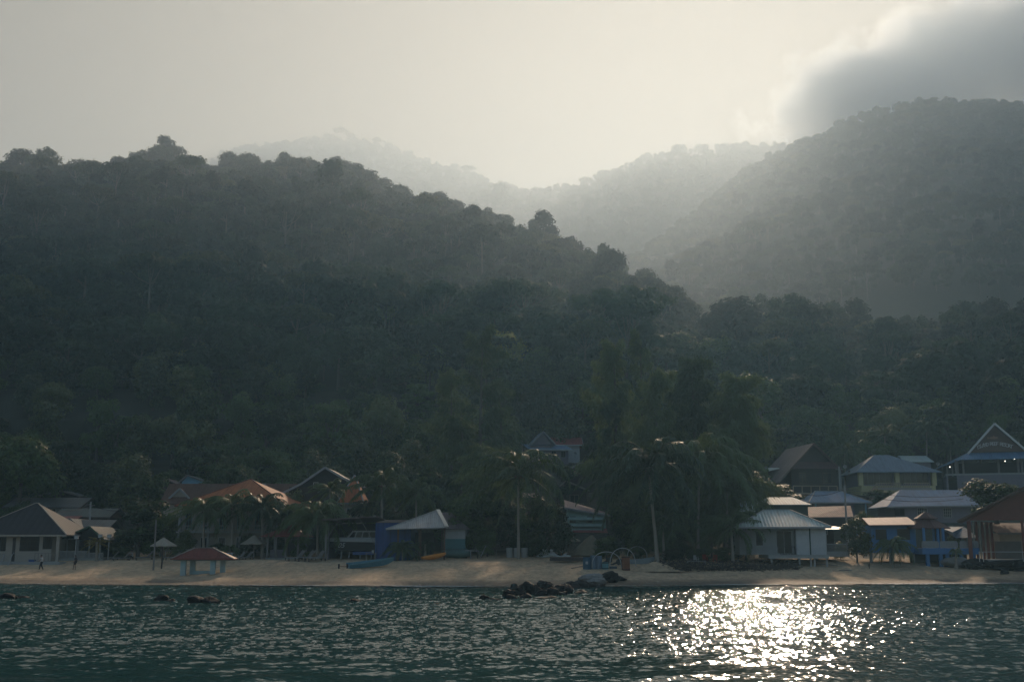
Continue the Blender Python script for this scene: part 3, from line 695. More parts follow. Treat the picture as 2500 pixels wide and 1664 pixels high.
# --- white two-storey building behind it
h = House('long_house', 'long pale two-storey house with arched windows and a curved grey roof behind the dark-roofed house', 'house', 176, 20, 191, 1262, 1238, 8)
h.walls(M['offwhite']); h.roof('gx', 1214, M['r_grey'], 0.7, M['darkwood'], gable=M['offwhite'])
for u in (63, 84, 118, 132): h.window(u - 4, u + 4, 1242, 1255, M['white'], 1, 1)
h = House('shack', 'low brown shack with a shallow gable roof at the foot of the round dark tree', 'house', 186, 100, 192, 1215, 1210, 5)
h.walls(M['darkwood']); h.roof('gy', 1198, M['r_grey'], 0.6, M['greywood'], gable=M['darkwood'])
h = House('shed_row', 'dark low house with a wide grey roof behind the utility pole', 'house', 166, 135, 262, 1282, 1262, 7)
h.walls(M['darkwood']); h.roof('gx', 1240, M['r_green'], 0.6, M['darkwood'], gable=M['brownwood'])
h = House('annex', 'small annex with faded red lean-to roof right behind the dark hip roof', 'house', 160, 100, 165, 1290, 1274, 4)
h.walls(M['mauve']); h.roof('shed', 1259, M['r_red'], 0.4)
h = House('cottage', 'cottage with white barge boards on its small front gable under a long grey roof', 'house', 154, 150, 192, 1310, 1288, 6)
h.walls(M['mauve'], x1=h.x(256)); h.roof('gy', 1266, M['r_grey'], 0.5, M['offwhite'], gable=M['dark'])
ro = h.roof('gx', 1268, M['r_grey'], 0.4, None, x0=h.x(180), x1=h.x(256), y0=0.8, name='side_roof', gable=M['dark'])
h = House('open_pavilion', 'open seaside pavilion with a dark green gable roof and white balustrade', 'pavilion', 147, 162, 246, 1362, 1316, 7)
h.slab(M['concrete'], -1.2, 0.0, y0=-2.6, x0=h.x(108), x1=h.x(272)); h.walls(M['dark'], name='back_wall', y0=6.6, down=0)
h.roof('gy', 1285, M['r_green'], 0.7, M['greenpaint'], dx=0.9, gable=M['dark']); h.posts([164, 190, 218, 244], M['offwhite'], 0.16, 0.2, 0)
h.rail(157, 236, 0.05, 0.95, -2.5, M['offwhite'], 26, 0.09, 0.12)
h.rail(238, 270, 0.05, 0.75, -2.4, M['offwhite'], 10, 0.09, 0.12)
# --- blue hut and dark shed behind the orange roofs
h = House('blue_hut', 'pale blue hut with a grey lean-to roof behind the brown tiled roof', 'hut', 190, 444, 500, 1190, 1176, 5)
h.walls(M['paleblue']); h.roof('gy', 1161, M['r_grey'], 0.4, M['greywood'], gable=M['paleblue'], dx=-1)
h = House('dark_shed', 'dark timber shed with a low gable just left of the blue hut', 'shed', 186, 389, 428, 1200, 1182, 5)
h.walls(M['darkwood']); h.roof('gy', 1170, M['r_brownsheet'], 0.4, None, gable=M['darkwood'])
# --- orange-tiled resort block
h = House('tiled_long_house', 'long brown-tiled house with two small white-edged dormer gables behind the orange roof', 'house', 168, 400, 705, 1262, 1228, 8)
h.walls(M['beige']); rf = h.roof('gx', 1180, M['r_brown'], 0.5, M['brownwood'], gable=M['beige'])
for (u, va, vb, hw) in ((434, 1192, 1216, 25), (632, 1178, 1190, 15)):
    x = h.x(u); z0 = h.z(vb); z1 = h.z(va); w_ = hw / 2700 * 168; y = 0.6 if hw > 20 else 2.5
    d = MB().slab([(x - w_, y + 5, z0), (x - w_, y, z0), (x, y, z1), (x, y + 5, z1)], .08).slab([(x + w_, y, z0), (x + w_, y + 5, z0), (x, y + 5, z1), (x, y, z1)], .08).build('dormer', M['r_brown'], h.e)
    MB().bar((x - w_, y - .03, z0), (x, y - .03, z1), .08, .28).bar((x + w_, y - .03, z0), (x, y - .03, z1), .08, .28).build('roof_trim', M['offwhite'], d)
    MB().face([(x - w_, y + .3, z0 - .1), (x + w_, y + .3, z0 - .1), (x, y + .3, z1 - .15)]).build('gable_wall', M['beige'], d)
h = House('orange_roof_house', 'two-storey guest house under a large bright orange tiled hip roof behind the row of palms', 'house', 152, 440, 694, 1362, 1233, 12, rot=-9)
h.walls(M['beige']); h.roof('hip', 1170, M['r_orange'], 0.8, M['redwood'], ridge=0.02, th=0.12)
h.slab(M['concrete'], h.z(1300), h.z(1297), y0=-1.5, name='balcony'); h.rail(450, 690, h.z(1297), h.z(1282), -1.4, M['offwhite'], 40)
h.posts([446, 520, 600, 688], M['offwhite'], 0.3, -1.3, -1.0)
for u in (458, 500, 545, 590, 635, 670): h.window(u - 7, u + 7, 1246, 1290, M['teal'], 2, 2); h.window(u - 8, u + 8, 1312, 1345, M['white'], 2, 1)
# --- big white-edged gable
h = House('gable_hall', 'tall dark hall whose big gable has white barge boards kinked like a swept roof', 'house', 164, 705, 878, 1300, 1188, 10)
h.walls(M['darkwood'], x0=h.x(706), x1=h.x(868)); zk = h.z(1180); xa = h.x(795); za = h.z(1140)
pts = [(h.x(686), h.z(1206)), (h.x(738), zk), (xa, za), (h.x(840), h.z(1166)), (h.x(892), h.z(1188))]
rm = MB(); tm = MB()
for (a, b) in zip(pts[:-1], pts[1:]):
    up = a[1] < b[1]
    rm.slab([(a[0], 10.5, a[1]), (a[0], -1, a[1]), (b[0], -1, b[1]), (b[0], 10.5, b[1])], .1); tm.bar((a[0], -1.05, a[1] - .1), (b[0], -1.05, b[1] - .1), .07, .3)
ro = rm.build('roof', M['r_grey'], h.e); tm.build('roof_trim', M['offwhite'], ro)
MB().face([(p_[0], .01, p_[1] - .2) for p_ in pts[1:-1]] + [(h.x(866), .01, h.z(1200)), (h.x(708), .01, h.z(1206))]).build('gable_wall', M['dark'], h.e)
h.posts([707], M['offwhite'], 0.16, -0.8, -1, h.z(1201)); h.window(766, 776, 1178, 1190, M['white'], 1, 1)
h = House('small_orange_house', 'narrow guest house with a steep red-orange tiled hip roof right of the white-edged gable', 'house', 158, 836, 878, 1330, 1227, 6)
h.walls(M['cream']); h.roof('hip', 1160, M['r_orange'], 0.7, M['offwhite'], ridge=0.02, th=0.1); h.window(848, 866, 1240, 1262, M['white'], 2, 1)
# --- red-roofed bar
h = House('beach_bar', 'open beach bar under a faded red ribbed hip roof behind the stone loungers', 'pavilion', 146, 652, 730, 1362, 1308, 6)
h.walls(M['mauve'], name='back_wall', y0=5.6, down=0.5); h.walls(M['mauve'], name='counter', y0=1.5, y1=2.2, z0=0, z1=1.1, x0=h.x(655), x1=h.x(693)); h.roof('hip', 1279, M['r_red'], 0.7, None, ridge=0.12, dx=0.8)
h.posts([654, 674, 698, 728], M['greywood'], 0.24, 0.1); h.rail(698, 728, 2.2, 2.45, 0.1, M['offwhite'], 3)
h.slab(M['concrete'], -0.6, 0.05, y0=-0.4)
# --- boat shed
h = House('boat_shed', 'open-fronted blue boat shed with a low sheet roof holding the speedboat', 'shed', 141, 798, 920, 1371, 1274, 10)
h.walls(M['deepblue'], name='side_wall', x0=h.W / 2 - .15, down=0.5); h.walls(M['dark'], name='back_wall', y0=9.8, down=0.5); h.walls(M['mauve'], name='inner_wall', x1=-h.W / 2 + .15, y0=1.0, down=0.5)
m_ = MB().slab([(-h.W / 2 - .5, -1, h.h + .35), (h.W / 2 + .2, -1, h.h + .75), (h.W / 2 + .2, 10.5, h.h + .4), (-h.W / 2 - .5, 10.5, h.h + .2)], .12)
m_.build('roof', M['r_brownsheet'], h.e); h.posts([798], M['greywood'], 0.22, -0.2, -0.6, h.h + .3)
MB().bar((-h.W / 2, -.3, 2.7), (-h.W / 2 + 1.6, -.3, h.h + .3), .06).build('brace', M['greywood'], h.e); MB().bar((h.x(880), -.3, h.h + .4), (h.x(917), -.3, h.z(1328)), .07).build('brace', M['greywood'], h.e)
h2 = House('blue_annex', 'plain blue sheet-clad annex joined to the right side of the boat shed', 'shed', 141.2, 921, 1004, 1368, 1274, 9.5)
h2.walls(roof_mat('blue_cladding', (0.03, 0.075, 0.24), (0.025, 0.05, 0.16), 0.9, depth=0.02), down=0.6); h2.roof('shed', 1268, M['r_brownsheet'], 0.2, ze=h2.h + .02)
h2 = House('tin_canopy', 'small bright tin canopy peeking out behind the boat shed roof', 'canopy', 153, 890, 925, 1310, 1266, 4)
h2.posts([892, 923], M['greywood'], .15); h2.posts([892, 923], M['greywood'], .15, 3.9); h2.roof('hip', 1257, M['r_white'], 0.5, None, ridge=0.1)
# --- zinc pavilion
h = House('zinc_pavilion', 'open timber pavilion with a shining ribbed zinc roof beside the orange kayak', 'pavilion', 140, 955, 1083, 1362, 1291, 8, rot=6)
zr = h.z(1244, 3.5); ze = h.h; xa = h.x(1071)
z = MB().slab([(h.x(943), -1.2, ze), (h.x(1088), -1.2, ze + .25), (xa, 3.6, zr), (xa - .1, 3.6, zr)], .1).slab([(h.x(1088), -1.2, ze + .25), (h.x(1100), 8.5, ze + .2), (xa, 3.6, zr)], .1).slab([(h.x(1100), 8.5, ze + .2), (h.x(943), 8.5, ze), (xa, 3.6, zr)], .1).slab([(h.x(943), 8.5, ze), (h.x(943), -1.2, ze), (xa, 3.6, zr)], .1)
ro = z.build('roof', M['r_steel'], h.e)
MB().bar((h.x(1089), -1.22, ze + .3), (xa, 3.6, zr + .05), .5, .1).bar((h.x(943), -1.2, ze + .04), (xa, 3.6, zr + .05), .12, .08).build('roof_trim', M['steel'], ro)
h.posts([973, 1027, 1085], M['brownwood'], .22, 0.1, -0.5, ze + .02); h.posts([973, 1027, 1085], M['brownwood'], .22, 7.2, -0.5, ze)
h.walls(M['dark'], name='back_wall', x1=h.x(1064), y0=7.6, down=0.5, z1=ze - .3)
h = House('white_kiosk', 'white-walled kiosk with a low brown roof tucked between zinc pavilion and dark trees', 'kiosk', 147, 1080, 1136, 1345, 1290, 6)
h.walls(M['white'], z0=1.6, x0=h.x(1085)); h.walls(M['teal'], name='lower_wall', z0=-.6, z1=1.597, x0=h.x(1085)); h.roof('hip', 1250, M['r_brownsheet'], 0.5, None, ridge=0.3, dx=-1.2)
# --- houses up the hill in the middle
h = House('hill_house', 'grey-blue two-storey hill house with a gable above a shining skirt roof, behind the centre palm', 'house', 224, 1300, 1388, 1128, 1097, 8, rot=8)
h.walls(M['mauve']); h.roof('shed', 1084, M['r_blue'], 0.8, M['white'], name='skirt_roof'); 
h.walls(M['mauve'], name='upper_wall', x0=h.x(1300), x1=h.x(1350), y0=1.5, z0=h.h + .1, z1=h.z(1085), down=0)
h.roof('gy', 1057, M['r_slateblue'], 0.7, M['offwhite'], x0=h.x(1306), x1=h.x(1350), y0=1.2, ze=h.z(1084), gable=M['mauve'])
for u in (1325, 1352, 1375): h.window(u - 5, u + 5, 1101, 1115, M['offwhite'], 2, 1)
h = House('red_roof_house', 'white house with a bright red ribbed roof topping the middle of the village', 'house', 232, 1345, 1415, 1118, 1086, 7)
h.walls(M['white']); h.roof('gx', 1067, M['r_red'], 0.7, M['white'], gable=M['white'])
h = House('hill_shack', 'dark hill shack with a pink fascia strip just under the grey-blue hill house', 'house', 206, 1388, 1452, 1200, 1155, 6)
h.walls(M['darkwood']); h.roof('gy', 1131, M['r_brownsheet'], 0.6, M['offwhite'], ze=h.h + .5, gable=M['darkwood']); h.roof('shed', 1146, M['r_pink'], 0.5, None, name='porch_roof', y1=0.8)
h = House('stilt_shack', 'dark timber house with thin pale barge boards below the pink fascia shack', 'house', 190, 1360, 1432, 1245, 1197, 6)
h.walls(M['darkwood']); h.roof('gy', 1175, M['r_brownsheet'], 0.5, M['greywood'], gable=M['dark'], dx=-1.0); h.window(1392, 1412, 1208, 1226, M['greywood'], 2, 1); h.rail(1378, 1425, h.z(1240), h.z(1228), -.4, M['greywood'], 8)
h = House('pink_roof_hut', 'small hut with a faded pink roof half hidden behind the centre palm trunk', 'hut', 170, 1282, 1312, 1260, 1212, 4)
h.walls(M['darkwood']); h.roof('shed', 1203, M['r_pink'], 0.4, None)
h = House('balcony_house', 'pale green house with stacked balconies under a long sloping pink roof', 'house', 163, 1384, 1478, 1330, 1252, 8)
h.walls(M['mint'])
z = MB().slab([(h.x(1378), -.8, h.z(1238)), (h.x(1492), -.8, h.z(1257)), (h.x(1486), 6, h.z(1246)), (h.x(1378), 6, h.z(1214))], .12); ro = z.build('roof', M['r_pink'], h.e)
MB().bar((h.x(1378), -.85, h.z(1238) - .15), (h.x(1492), -.85, h.z(1257) - .15), .06, .25).build('roof_trim', M['offwhite'], ro)
MB().face([(h.x(1384), -.003, h.h), (h.x(1478), -.003, h.h), (h.x(1384), -.003, h.z(1242))]).build('gable_wall', M['mint'], h.e)
for v in (1262, 1278, 1290): MB().box(h.x(1386), h.x(1472), -1.0, -.85, h.z(v + 5), h.z(v)).box(h.x(1386), h.x(1472), -1.0, -.01, h.z(v + 5) - .1, h.z(v + 5)).build('balcony', M['mint'], h.e)
for u in (1398, 1440): h.window(u - 6, u + 6, 1261, 1274, M['dark'], 1, 1)
MB().slab([(h.x(1396), -2.4, h.z(1299)), (h.x(1480), -2.4, h.z(1300)), (h.x(1480), 0, h.z(1289)), (h.x(1396), 0, h.z(1289))], .06).build('awning', M['r_red'], h.e)
h.posts([1478], M['offwhite'], .12, -1.8, -.5, h.z(1300))
# --- right-hand side
h = House('a_frame_house', 'large brown A-frame house with a steep sloping roof and timber deck', 'house', 205, 1915, 2046, 1186, 1146, 9, rot=5)
h.walls(M['darkwood'], x0=h.x(1930), x1=h.x(2046)); za = h.z(1082); xa = h.x(1985)
z = MB().slab([(h.x(1873), 9, h.z(1176)), (h.x(1890), -1.2, h.z(1178)), (xa, -1.2, za), (h.x(1960), 9, za - .3)], .14).slab([(h.x(2054), -1.2, h.z(1150)), (h.x(2050), 9, h.z(1150)), (h.x(1960), 9, za - .3), (xa, -1.2, za)], .14)
ro = z.build('roof', M['r_brownsheet'], h.e); MB().bar((h.x(1892), -1.25, h.z(1178) - .1), (xa, -1.25, za - .1), .06, .2).bar((h.x(2054), -1.25, h.z(1150) - .1), (xa, -1.25, za - .1), .06, .2).build('roof_trim', M['brownwood'], ro)
MB().face([(h.x(1926), -.3, h.z(1146)), (h.x(2048), -.3, h.z(1146)), (xa, -.3, za - .3)]).build('gable_wall', M['darkwood'], h.e)
MB().slab([(h.x(1928), -1.8, h.z(1145)), (h.x(2048), -1.8, h.z(1144)), (h.x(2034), -.35, h.z(1127)), (h.x(1946), -.35, h.z(1127))], .08).build('porch_roof', M['r_maroon'], h.e)
MB().slab([(h.x(1872), 3, h.z(1150)), (h.x(1915), 3, h.z(1140)), (h.x(1925), 8, h.z(1132)), (h.x(1880), 8, h.z(1140))], .1).build('side_roof', M['r_mint'], h.e)
h.slab(M['railtan'], h.z(1209), h.z(1205), x0=h.x(1918), y0=-3.5, name='deck'); h.rail(1918, 2026, h.z(1205), h.z(1187), -3.4, M['railtan'], 5, .16, .16); h.posts([1925, 1975, 2020], M['railtan'], .25, -3.2, -3.0, h.z(1209))
h.posts([2049], M['offwhite'], .14, -1.0, -1.5, h.z(1146)); h.window(1950, 1965, 1155, 1178, M['brownwood']); h.window(2008, 2030, 1155, 1178, M['brownwood'])
h = House('blue_roof_house', 'small house with white posts under a blue ribbed hip roof below the A-frame', 'house', 184, 1985, 2112, 1262, 1226, 8)
h.walls(M['mauve'], x1=h.x(2085)); h.roof('hip', 1198, M['r_blue'], 0.9, M['offwhite'], ridge=0.42, dx=-.6); h.posts([1990, 2112], M['paleblue'], .22, -.2, -1); h.slab(M['paleblue'], -.4, 0, y0=-.6)
h = House('rusty_roof_hut', 'brown timber hut under a rust-streaked pink sheet roof in front of the blue hip roof', 'hut', 171, 1985, 2090, 1300, 1263, 6)
h.walls(M['darkwood'])
MB().slab([(h.x(1974), -.8, h.z(1262)), (h.x(2080), -.8, h.z(1261)), (h.x(2100), 4.5, h.z(1231)), (h.x(1977), 4.5, h.z(1235))], .08).build('roof', M['r_rust'], h.e)
h.rail(1990, 2085, -.4, .5, -.6, M['brownwood'], 10)
h = House('teal_roof_hut', 'pale teal-roofed hut screened with dark green netting left of the rusty roof', 'hut', 168, 1862, 1972, 1275, 1231, 6)
h.walls(M['netgreen']); h.roof('hip', 1213, M['r_mint'], 0.5, None, ridge=0.5)
h = House('glare_roof_hut', 'hut with a glaring white sheet roof glimpsed between palm fronds', 'hut', 160, 1812, 1842, 1300, 1247, 5)
h.walls(M['netgreen']); MB().slab([(h.x(1806), -.8, h.z(1248)), (h.x(1842), -.8, h.z(1247)), (h.x(1853), 4.5, h.z(1219)), (h.x(1822), 4.5, h.z(1219))], .08).build('roof', M['r_white'], h.e)
h = House('stilt_house', 'white stilt house with a pale mint hip roof standing over the sand', 'house', 139, 1806, 2008, 1352, 1286, 8, rot=-6)
h.walls(M['offwhite'], z0=-.05, x1=h.x(1936)); h.walls(M['white'], name='bright_wall', z0=-.05, x0=h.x(1938), y0=-1.2)
h.roof('hip', 1244, M['r_mint'], 0.6, M['offwhite'], ridge=0.28, y0=-1.4, th=.1)
h.window(1846, 1862, 1297, 1330, M['offwhite'], 1, 1); d = h.window(1895, 1930, 1296, 1350, M['white'], 2, 1, name='sliding_door')
MB().box(h.x(1969), h.x(1972), -1.25, -1.205, -.05, h.h).build('wall_joint', M['netgreen'], h.e)
h.slab(M['concrete'], -.5, -.055, y0=-2.6, x0=h.x(1868), name='deck'); h.rail(1868, 1890, -.05, .95, -2.5, M['offwhite'], 2); h.rail(1896, 1930, -.05, .95, -2.5, M['dark'], 5)
h.posts([1876, 1941, 1967, 1976, 2004], M['concrete'], .2, -2.2, -2.4, -.5, name='stilt'); h.posts([1830, 1900, 1960, 2004], M['concrete'], .25, 5, -2.0, -.05, name='stilt')
h = House('side_porch', 'low porch with a pale sheet roof and white picket railing beside the stilt house', 'porch', 142, 2010, 2066, 1346, 1291, 6)
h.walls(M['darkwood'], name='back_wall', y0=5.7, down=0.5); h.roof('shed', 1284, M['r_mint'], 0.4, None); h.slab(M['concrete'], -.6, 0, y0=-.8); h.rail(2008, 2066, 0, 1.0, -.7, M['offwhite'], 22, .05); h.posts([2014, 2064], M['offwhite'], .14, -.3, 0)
h.window(2014, 2037, 1295, 1304, M['white'], 3, 1, y=5.7); h.window(2042, 2050, 1295, 1303, M['white'], 1, 1, y=5.7)
h = House('yellow_house', 'yellow-pillared house with a grey-blue hip roof and baluster terrace', 'house', 198, 2101, 2282, 1192, 1152, 9)
h.walls(M['yellow'], y0=.0, z1=h.z(1185)); h.walls(M['mauve'], name='upper_wall', y0=1.2, z0=h.z(1185) + .003, down=0); h.posts([2101, 2190, 2280], M['yellow'], .75, .3, h.z(1185) + .002)
h.roof('hip', 1110, M['r_slateblue'], 1.0, None, ridge=0.18, dx=-1.2, th=.12)
h.slab(M['cream'], h.z(1197), h.z(1191), y0=-2.0, x0=h.x(2130), x1=h.x(2262), name='terrace'); h.rail(2133, 2187, h.z(1191), h.z(1179), -1.9, M['railtan'], 13, .12, .15); h.rail(2195, 2257, h.z(1191), h.z(1179), -1.9, M['railtan'], 15, .12, .15)
h.window(2108, 2180, 1154, 1182, M['mauve'], 5, 1, y=1.2); h.window(2199, 2272, 1154, 1182, M['mauve'], 5, 1, y=1.2)
st = MB()
for i in range(12): st.box(h.x(2131 - i * 2.2), h.x(2133.2 - i * 2.2), -2.0, -.6, h.z(1191) - .25 * i - .9, h.z(1191) - .25 * i)
st.bar((h.x(2131), -2.0, h.z(1180)), (h.x(2107), -2.0, h.z(1212)), .12, .3); st.build('stairs', M['railtan'], h.e)
h.slab(M['yellow'], h.z(1197) - 4, h.z(1197) - .003, y0=-1.8, x0=h.x(2140), x1=h.x(2255), name='terrace_wall')
h = House('back_roof_house', 'pale roofed house peeping over the yellow house roof', 'house', 212, 2215, 2272, 1150, 1127, 7)
h.walls(M['mauve']); h.roof('gx', 1112, M['r_mint'], 0.5, None, gable=M['mauve'])
# resort with the name on its gable
h = House('resort_hall', 'resort restaurant with steep timber gable carrying the ISLAND REEF RESORT lettering', 'restaurant', 205, 2345, 2540, 1195, 1120, 10, rot=-17)
z0, z1 = h.z(1158), h.z(1155)
h.walls(M['mauve'], name='parapet', z1=z0, y0=0, y1=.3); h.walls(M['mauve'], name='side_parapet', z1=z0, x0=h.x(2322), x1=h.x(2322) + .3, y0=.3); MB().box(h.x(2322) - .1, h.W / 2, -.08, .45, z0 + .002, z1 + .1).build('coping', M['offwhite'], h.e)
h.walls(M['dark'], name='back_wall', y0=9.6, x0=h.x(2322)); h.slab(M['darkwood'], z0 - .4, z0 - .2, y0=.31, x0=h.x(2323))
h.posts([2345, 2361, 2438, 2480, 2488, 2496, 2530], M['greywood'], .35, .5, z0 + .1); h.posts([2322, 2330, 2340, 2351], M['greywood'], .3, ys=[9, 6, 4, 2], z0=z0 + .1)
zs = h.z(1101); ze = h.h
z = MB().slab([(h.x(2353), -1.4, ze), (h.x(2560), -1.4, ze), (h.x(2520), 2.0, zs), (h.x(2374), 2.0, zs)], .1).slab([(h.x(2298), 11, h.z(1136)), (h.x(2353), -1.4, ze), (h.x(2374), 2.0, zs), (h.x(2368), 11, zs)], .1)
z.build('skirt_roof', M['r_blue'], h.e)
za = h.z(1031); xa = h.x(2437)
z = MB().slab([(h.x(2374), 11, zs - .2), (h.x(2375), 1.2, zs - .2), (xa, .6, za), (xa, 11, za)], .14).slab([(h.x(2505), 1.2, zs - .2), (h.x(2505), 11, zs - .2), (xa, 11, za), (xa, .6, za)], .14)
ro = z.build('roof', M['r_slateblue'], h.e); MB().bar((h.x(2374), 1.1, zs - .25), (xa, .5, za - .1), .08, .35).bar((h.x(2506), 1.1, zs - .25), (xa, .5, za - .1), .08, .35).build('roof_trim', M['steel'], ro)
g_ = MB().face([(h.x(2380), 1.6, zs), (h.x(2500), 1.6, zs), (xa, 1.6, za - .4)]).build('gable_wall', M['brownwood'], h.e)
# lettering, set on a shallow arc, and the small fish emblem over it
TXT = 'ISLAND REEF RESORT'
sg = None
cu = bpy.data.curves.new('lettering', 'FONT')
letters = []
lm = solid('painted_letters', (0.62, 0.58, 0.55), 0.8, 0.1)
wl = h.x(2472) - h.x(2396)
vs, fs = [], []
for i, ch in enumerate(TXT):
    if ch == ' ': continue
    f = (i + .5) / len(TXT); cu2 = bpy.data.curves.new('glyph', 'FONT'); cu2.body = ch; cu2.size = 0.98; cu2.extrude = 0.025; cu2.align_x = 'CENTER'; cu2.resolution_u = 2
    tob = bpy.data.objects.new('glyph', cu2); tm_ = bpy.data.meshes.new_from_object(tob)
    a = (0.5 - f) * 0.42; mat4 = Matrix.Translation((h.x(2396) + wl * f, 1.55, h.z(1085) - 2.6 * (f - .5) ** 2)) @ Matrix.Rotation(-a if False else a, 4, 'Y') .inverted() @ Matrix.Rotation(math.pi / 2, 4, 'X')
    n0 = len(vs); vs += [tuple(mat4 @ v_.co) for v_ in tm_.vertices]; fs += [tuple(n0 + k for k in p_.vertices) for p_ in tm_.polygons]
    bpy.data.objects.remove(tob); bpy.data.curves.remove(cu2)
bpy.data.curves.remove(cu)
me = bpy.data.meshes.new('lettering'); me.from_pydata(vs, [], fs); me.materials.append(lm); mesh_obj('lettering', me, g_)
fx, fz = h.x(2434), h.z(1066); fish = MB()
fish.face([(fx + .75 * math.cos(a) , 1.55, fz + .22 * math.sin(a)) for a in np.linspace(0, 2 * math.pi, 14, endpoint=False)][::-1]); fish.face([(fx - .7, 1.549, fz), (fx - 1.1, 1.549, fz - .25), (fx - 1.1, 1.549, fz + .25)]); fish.face([(fx - .1, 1.548, fz + .2), (fx + .35, 1.548, fz + .15), (fx - .1, 1.548, fz + .45)])
fish.build('fish_emblem', solid('emblem_paint', (0.32, 0.17, 0.12), .8), g_)
em, t, out = new_mat('lit_bulb'); e_ = node(t, 'ShaderNodeEmission', i_Strength=2.2); e_.inputs[0].default_value = (1, .93, .8, 1); wire(t, e_.outputs[0], out.inputs[0])
for (u, v, yy) in ((2319, 1139, 206), (2454, 1125, 207), (2477, 1119, 206)):
    q_ = P(u, v, yy); b = MB(); b.tube([(0, 0, .35), (0, 0, .1)], .012, 5); e0 = empty('hanging_bulb', q_, 0, 'small lit bulb hanging under the resort eave, ' + {2319: 'at its far left corner', 2454: 'lower one near the gable middle', 2477: 'higher one close to the front eave'}[u], 'lamp', 'lit bulbs under the resort eaves')
    b.build('flex', M['black'], e0); m_ = MB().loft([[(r__ * math.cos(a), r__ * math.sin(a), z__) for a in np.linspace(0, 6.283, 8, endpoint=False)] for r__, z__ in ((.02, .1), (.09, .04), (.09, -.04), (.03, -.1))]).build('bulb', em, e0)
# light-blue roofed house
h = House('guest_house', 'mauve two-storey guest house with a long pale blue sheet roof and grilled windows', 'house', 172, 2185, 2370, 1300, 1237, 8)
h.walls(M['mauve'])
z = MB().slab([(h.x(2161), -1, h.z(1236)), (h.x(2385), -1, h.z(1233)), (h.x(2385), 5.5, h.z(1191)), (h.x(2230), 5.5, h.z(1191))], .1).slab([(h.x(2161), 8.5, h.z(1236)), (h.x(2161), -1, h.z(1236)), (h.x(2230), 5.5, h.z(1191))], .1)
ro = z.build('roof', M['r_blue'], h.e); MB().bar((h.x(2161), -1.05, h.z(1236) - .1), (h.x(2385), -1.05, h.z(1233) - .1), .05, .22).build('roof_trim', M['offwhite'], ro)
h.window(2240, 2262, 1240, 1262, M['white'], 5, 3); h.window(2303, 2321, 1240, 1262, M['white'], 4, 3); h.window(2184, 2206, 1243, 1258, M['dark'], 2, 1)
# torn lean-to
h = House('torn_canopy', 'torn blue-grey sheet canopy sagging behind the white balustrade', 'canopy', 150, 2312, 2378, 1325, 1283, 5)
ro = MB().slab([(h.x(2316), -1, h.z(1298)), (h.x(2322), -1.2, h.z(1312)), (h.x(2378), -1.2, h.z(1312)), (h.x(2378), 3.5, h.z(1283)), (h.x(2312), 3.5, h.z(1283))], .05).build('roof', M['r_slateblue'], h.e)
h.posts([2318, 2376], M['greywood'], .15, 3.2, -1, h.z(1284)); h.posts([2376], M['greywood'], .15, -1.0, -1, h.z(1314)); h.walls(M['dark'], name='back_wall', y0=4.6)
# blue shop
h = House('blue_shop', 'bright blue shop with two dark openings under a faded pink ribbed roof', 'shop', 141, 2126, 2234, 1342, 1281, 6)
h.walls(M['skyblue'], z0=-.3)
MB().slab([(h.x(2114), -1.2, h.z(1281)), (h.x(2233), -1.2, h.z(1280)), (h.x(2237), 3, h.z(1260)), (h.x(2124), 3, h.z(1262))], .1).slab([(h.x(2237), 3, h.z(1260)), (h.x(2237), 6.5, h.z(1275)), (h.x(2124), 6.5, h.z(1275)), (h.x(2124), 3, h.z(1262))], .1).build('roof', M['r_pink'], h.e)
h.window(2136, 2163, 1291, 1317, M['skyblue'], 1, 1); h.window(2189, 2220, 1290, 1317, M['skyblue'], 1, 1); h.posts([2128, 2176, 2232], M['concrete'], .3, 1, -2.2, -.3, name='stilt')
# maroon pavilion on its blue deck
h = House('tiered_gazebo', 'two-tiered maroon gazebo with blue posts standing on a blue deck over stilts', 'gazebo', 139, 2240, 2312, 1337, 1288, 5)
h.slab(M['skyblue'], -.75, 0.0, y0=-.6, x0=h.x(2244), x1=h.x(2382), name='deck'); cx, cy = 0, 2.0
def cone_roof(mb, cx, cy, r0, z0_, r1, z1_, n=6, th=.07):
    A_ = [(math.cos(math.pi * 2 * k / n + .52), math.sin(math.pi * 2 * k / n + .52)) for k in range(n)]
    for k in range(n):
        a, b = A_[k - 1], A_[k]
        p_ = [(cx + a[0] * r0, cy + a[1] * r0, z0_), (cx + b[0] * r0, cy + b[1] * r0, z0_), (cx + b[0] * r1, cy + b[1] * r1, z1_), (cx + a[0] * r1, cy + a[1] * r1, z1_)]
        mb.slab(p_ if r1 > .01 else p_[:2] + [(cx, cy, z1_)], th)
    return mb
z = MB(); cone_roof(z, cx, cy, 2.9, h.z(1288), 1.1, h.z(1266)); cone_roof(z, cx, cy, 1.5, h.z(1264), 0.0, h.z(1246)); z.build('roof', M['r_maroon'], h.e); MB().box(-.8, .8, cy - .8, cy + .8, h.z(1267), h.z(1262)).build('lantern', M['maroon' if 'maroon' in M else 'brownwood'], h.e)
h.posts([2252, 2286, 2299], M['skyblue'], .26, -.3, 0); h.posts([2244, 2306], M['skyblue'], .22, 3.8, 0)
h.rail(2246, 2284, .02, .85, -.45, M['offwhite'], 10, .16, .14); h.rail(2290, 2330, .02, .85, -.45, M['offwhite'], 10, .16, .14, name='railing'); h.rail(2338, 2380, .02, .85, -.45, M['offwhite'], 10, .16, .14)
h.posts([2258, 2290, 2306, 2340, 2370], M['skyblue'], .4, -.2, -2.4, -.75, name='stilt'); MB().box(h.x(2244), h.x(2384), 3.6, 4.0, -3, -.76).build('back_wall', M['black'], h.e)
